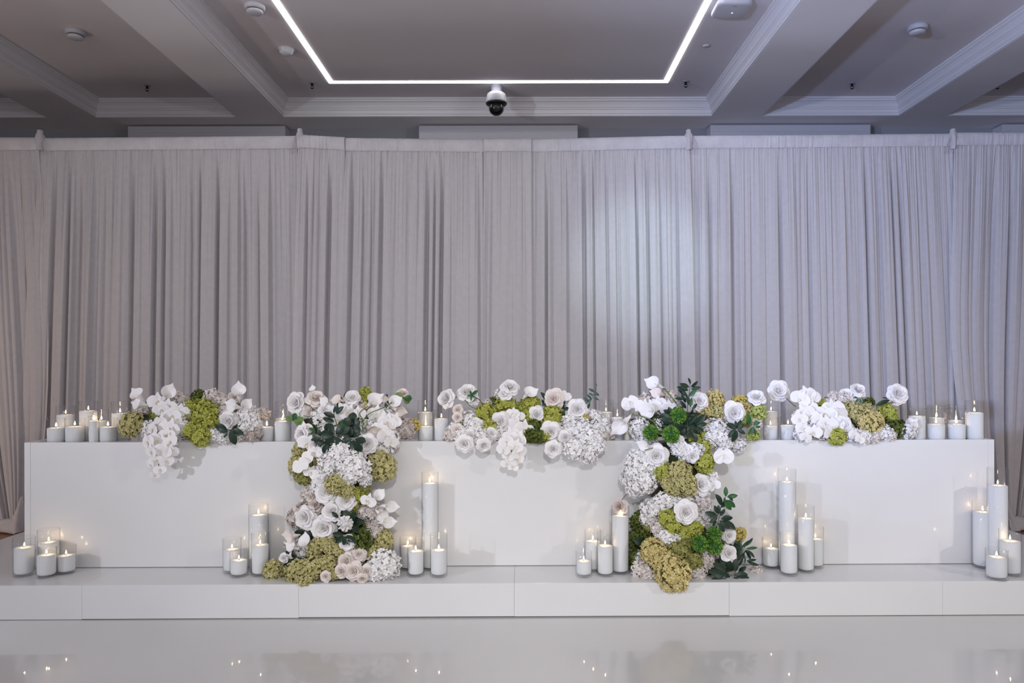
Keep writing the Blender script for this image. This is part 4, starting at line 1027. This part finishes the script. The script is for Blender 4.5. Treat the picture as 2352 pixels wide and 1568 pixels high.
E.sprig([(1688,1330),(1690,1250)], [(1690,1270,1702,1240),(1690,1262,1676,1250),(1692,1280,1706,1258),(1694,1290,1712,1270),(1694,1300,1706,1282),(1684,1262,1690,1244)], 'leaf', -.04, .5)
E.sprig([(1670,1322),(1690,1318)], [(1672,1305,1655,1276),(1668,1312,1638,1292),(1665,1320,1626,1308),(1662,1330,1632,1330),(1680,1310,1672,1284),(1690,1312,1690,1284),(1688,1320,1718,1318),(1690,1325,1722,1328),(1670,1330,1650,1336),(1684,1326,1700,1336),(1696,1312,1714,1300),(1664,1318,1648,1300),(1676,1328,1660,1312),(1700,1322,1726,1336)], 'leaf', -.03, .55)
E.sprig([(1680,1326),(1676,1338)], [(1672,1336,1674,1364),(1676,1338,1697,1373)], 'leaf', .005, .6)
E.sprig([(1472,1232),(1470,1240)], [(1486,1246,1454,1238),(1482,1242,1470,1258)], 'leaf', -.02, .7)
E.rosette(1660, 1260, 4, 22, 0, 360, 'leaf', -.02, .6)

# ================= G: right table arrangement
G = Arr('low white orchid and dry hydrangea flowers at the right end of the desk', at(1960, 1006, 3.86), table_D, 25)
G.root.location.z = G.base.z = DTOP
G.core([(1960,975,230,52,.05),(1870,975,90,50,.04),(2060,985,80,40,.04)])
for v in ((1850,985,44,40,'white',0),(1840,1000,38,28,'white',-.01),(1862,965,44,44,'white',.01),(1880,930,36,34,'lime',.01),(1875,950,34,34,'lime',.01),(1900,925,40,26,'cream',.03),(1915,914,40,26,'cream',.03),(1940,920,50,34,'cream',.03),
          (1960,912,40,34,'white',.03),(1950,945,52,46,'dry',.0),(1968,955,48,48,'dry',.0),(2000,972,62,66,'gold',-.03),(1985,940,40,30,'dry',.01),(2038,950,44,40,'lime',.0),(2050,965,30,34,'lime',.0),(2030,935,36,24,'lime',.02),
          (1960,1000,50,34,'white',-.01),(1985,1004,40,24,'white',-.01),(2030,995,40,40,'white',-.01),(2045,1000,30,26,'cream',.0),(2010,1004,40,20,'cream',.0),(1945,985,34,34,'white',.0),(1922,1003,54,26,'lime',-.02),(1905,998,30,22,'olive',.0),
          (2058,985,36,50,'moss',-.01),(2085,990,44,40,'white',.0),(1885,1000,36,24,'beige',.0),(1838,960,40,40,'white',.02),(1895,960,50,50,'white',.02),(1930,955,40,40,'white',.02),(1995,925,30,24,'moss',.02)):
    G.hyd(v[0], v[1], v[2], v[3], v[4], v[5])
G.rose(1790, 896, 46, (-.1, .2), 'p_white', .03); G.stem([(1806,914),(1816,924),(1828,934)], .0018, -.02, 'stem_dark')
G.rose(2065, 903, 48, (.1, .3), 'p_white', 0); G.rose(2056, 915, 32, (-.3, .3), 'p_cream', .01); G.rose(1938, 977, 44, (0, .2), 'p_white', -.05); G.rose(1972, 894, 36, (.2, .8), 'p_white', .0); G.rose(1945, 905, 34, (-.2, .6), 'p_white', .01)
for v in ((1838,915,40,(-.5,.2)),(1852,905,40,(0,.3)),(1866,912,38,(.3,.2)),(1858,932,40),(1848,948,42,(-.2,0)),(1862,955,38),(1836,962,34,(-.4,0)),(1845,985,36),(1850,1004,28,(0,-.2)),
          (1895,950,46,(-.3,.1)),(1912,940,50,(.1,.2)),(1928,955,46,(.3,0)),(1900,975,44,(-.1,0)),(1918,978,42),(1868,992,36,(-.2,0)),(1888,985,34,(.2,0)),(1905,995,34),(1880,965,34,(-.4,0)),(1962,1000,30),(1975,1008,24)):
    G.orchid(v[0], v[1], v[2], v[3] if len(v) > 3 else None)
G.calla(2080,985, 2100,962, .4); G.calla(2075,975, 2108,978, .35, wid=.8); G.anth(2094, 975, 34, (.3, .2), -.03, R(-60), False)
G.sprig([(2052,925),(2030,925)], [(2044,918,2012,930),(2040,916,2028,912)], 'leaf', -.02, .3); G.rosette(2055, 975, 5, 22, 180, 360, 'leaf', -.02, .5); G.rosette(1975, 912, 4, 14, 180, 180, 'leaf_mid', -.01, .45); G.rosette(1865, 908, 3, 14, 300, 90, 'leaf', -.01, .4)
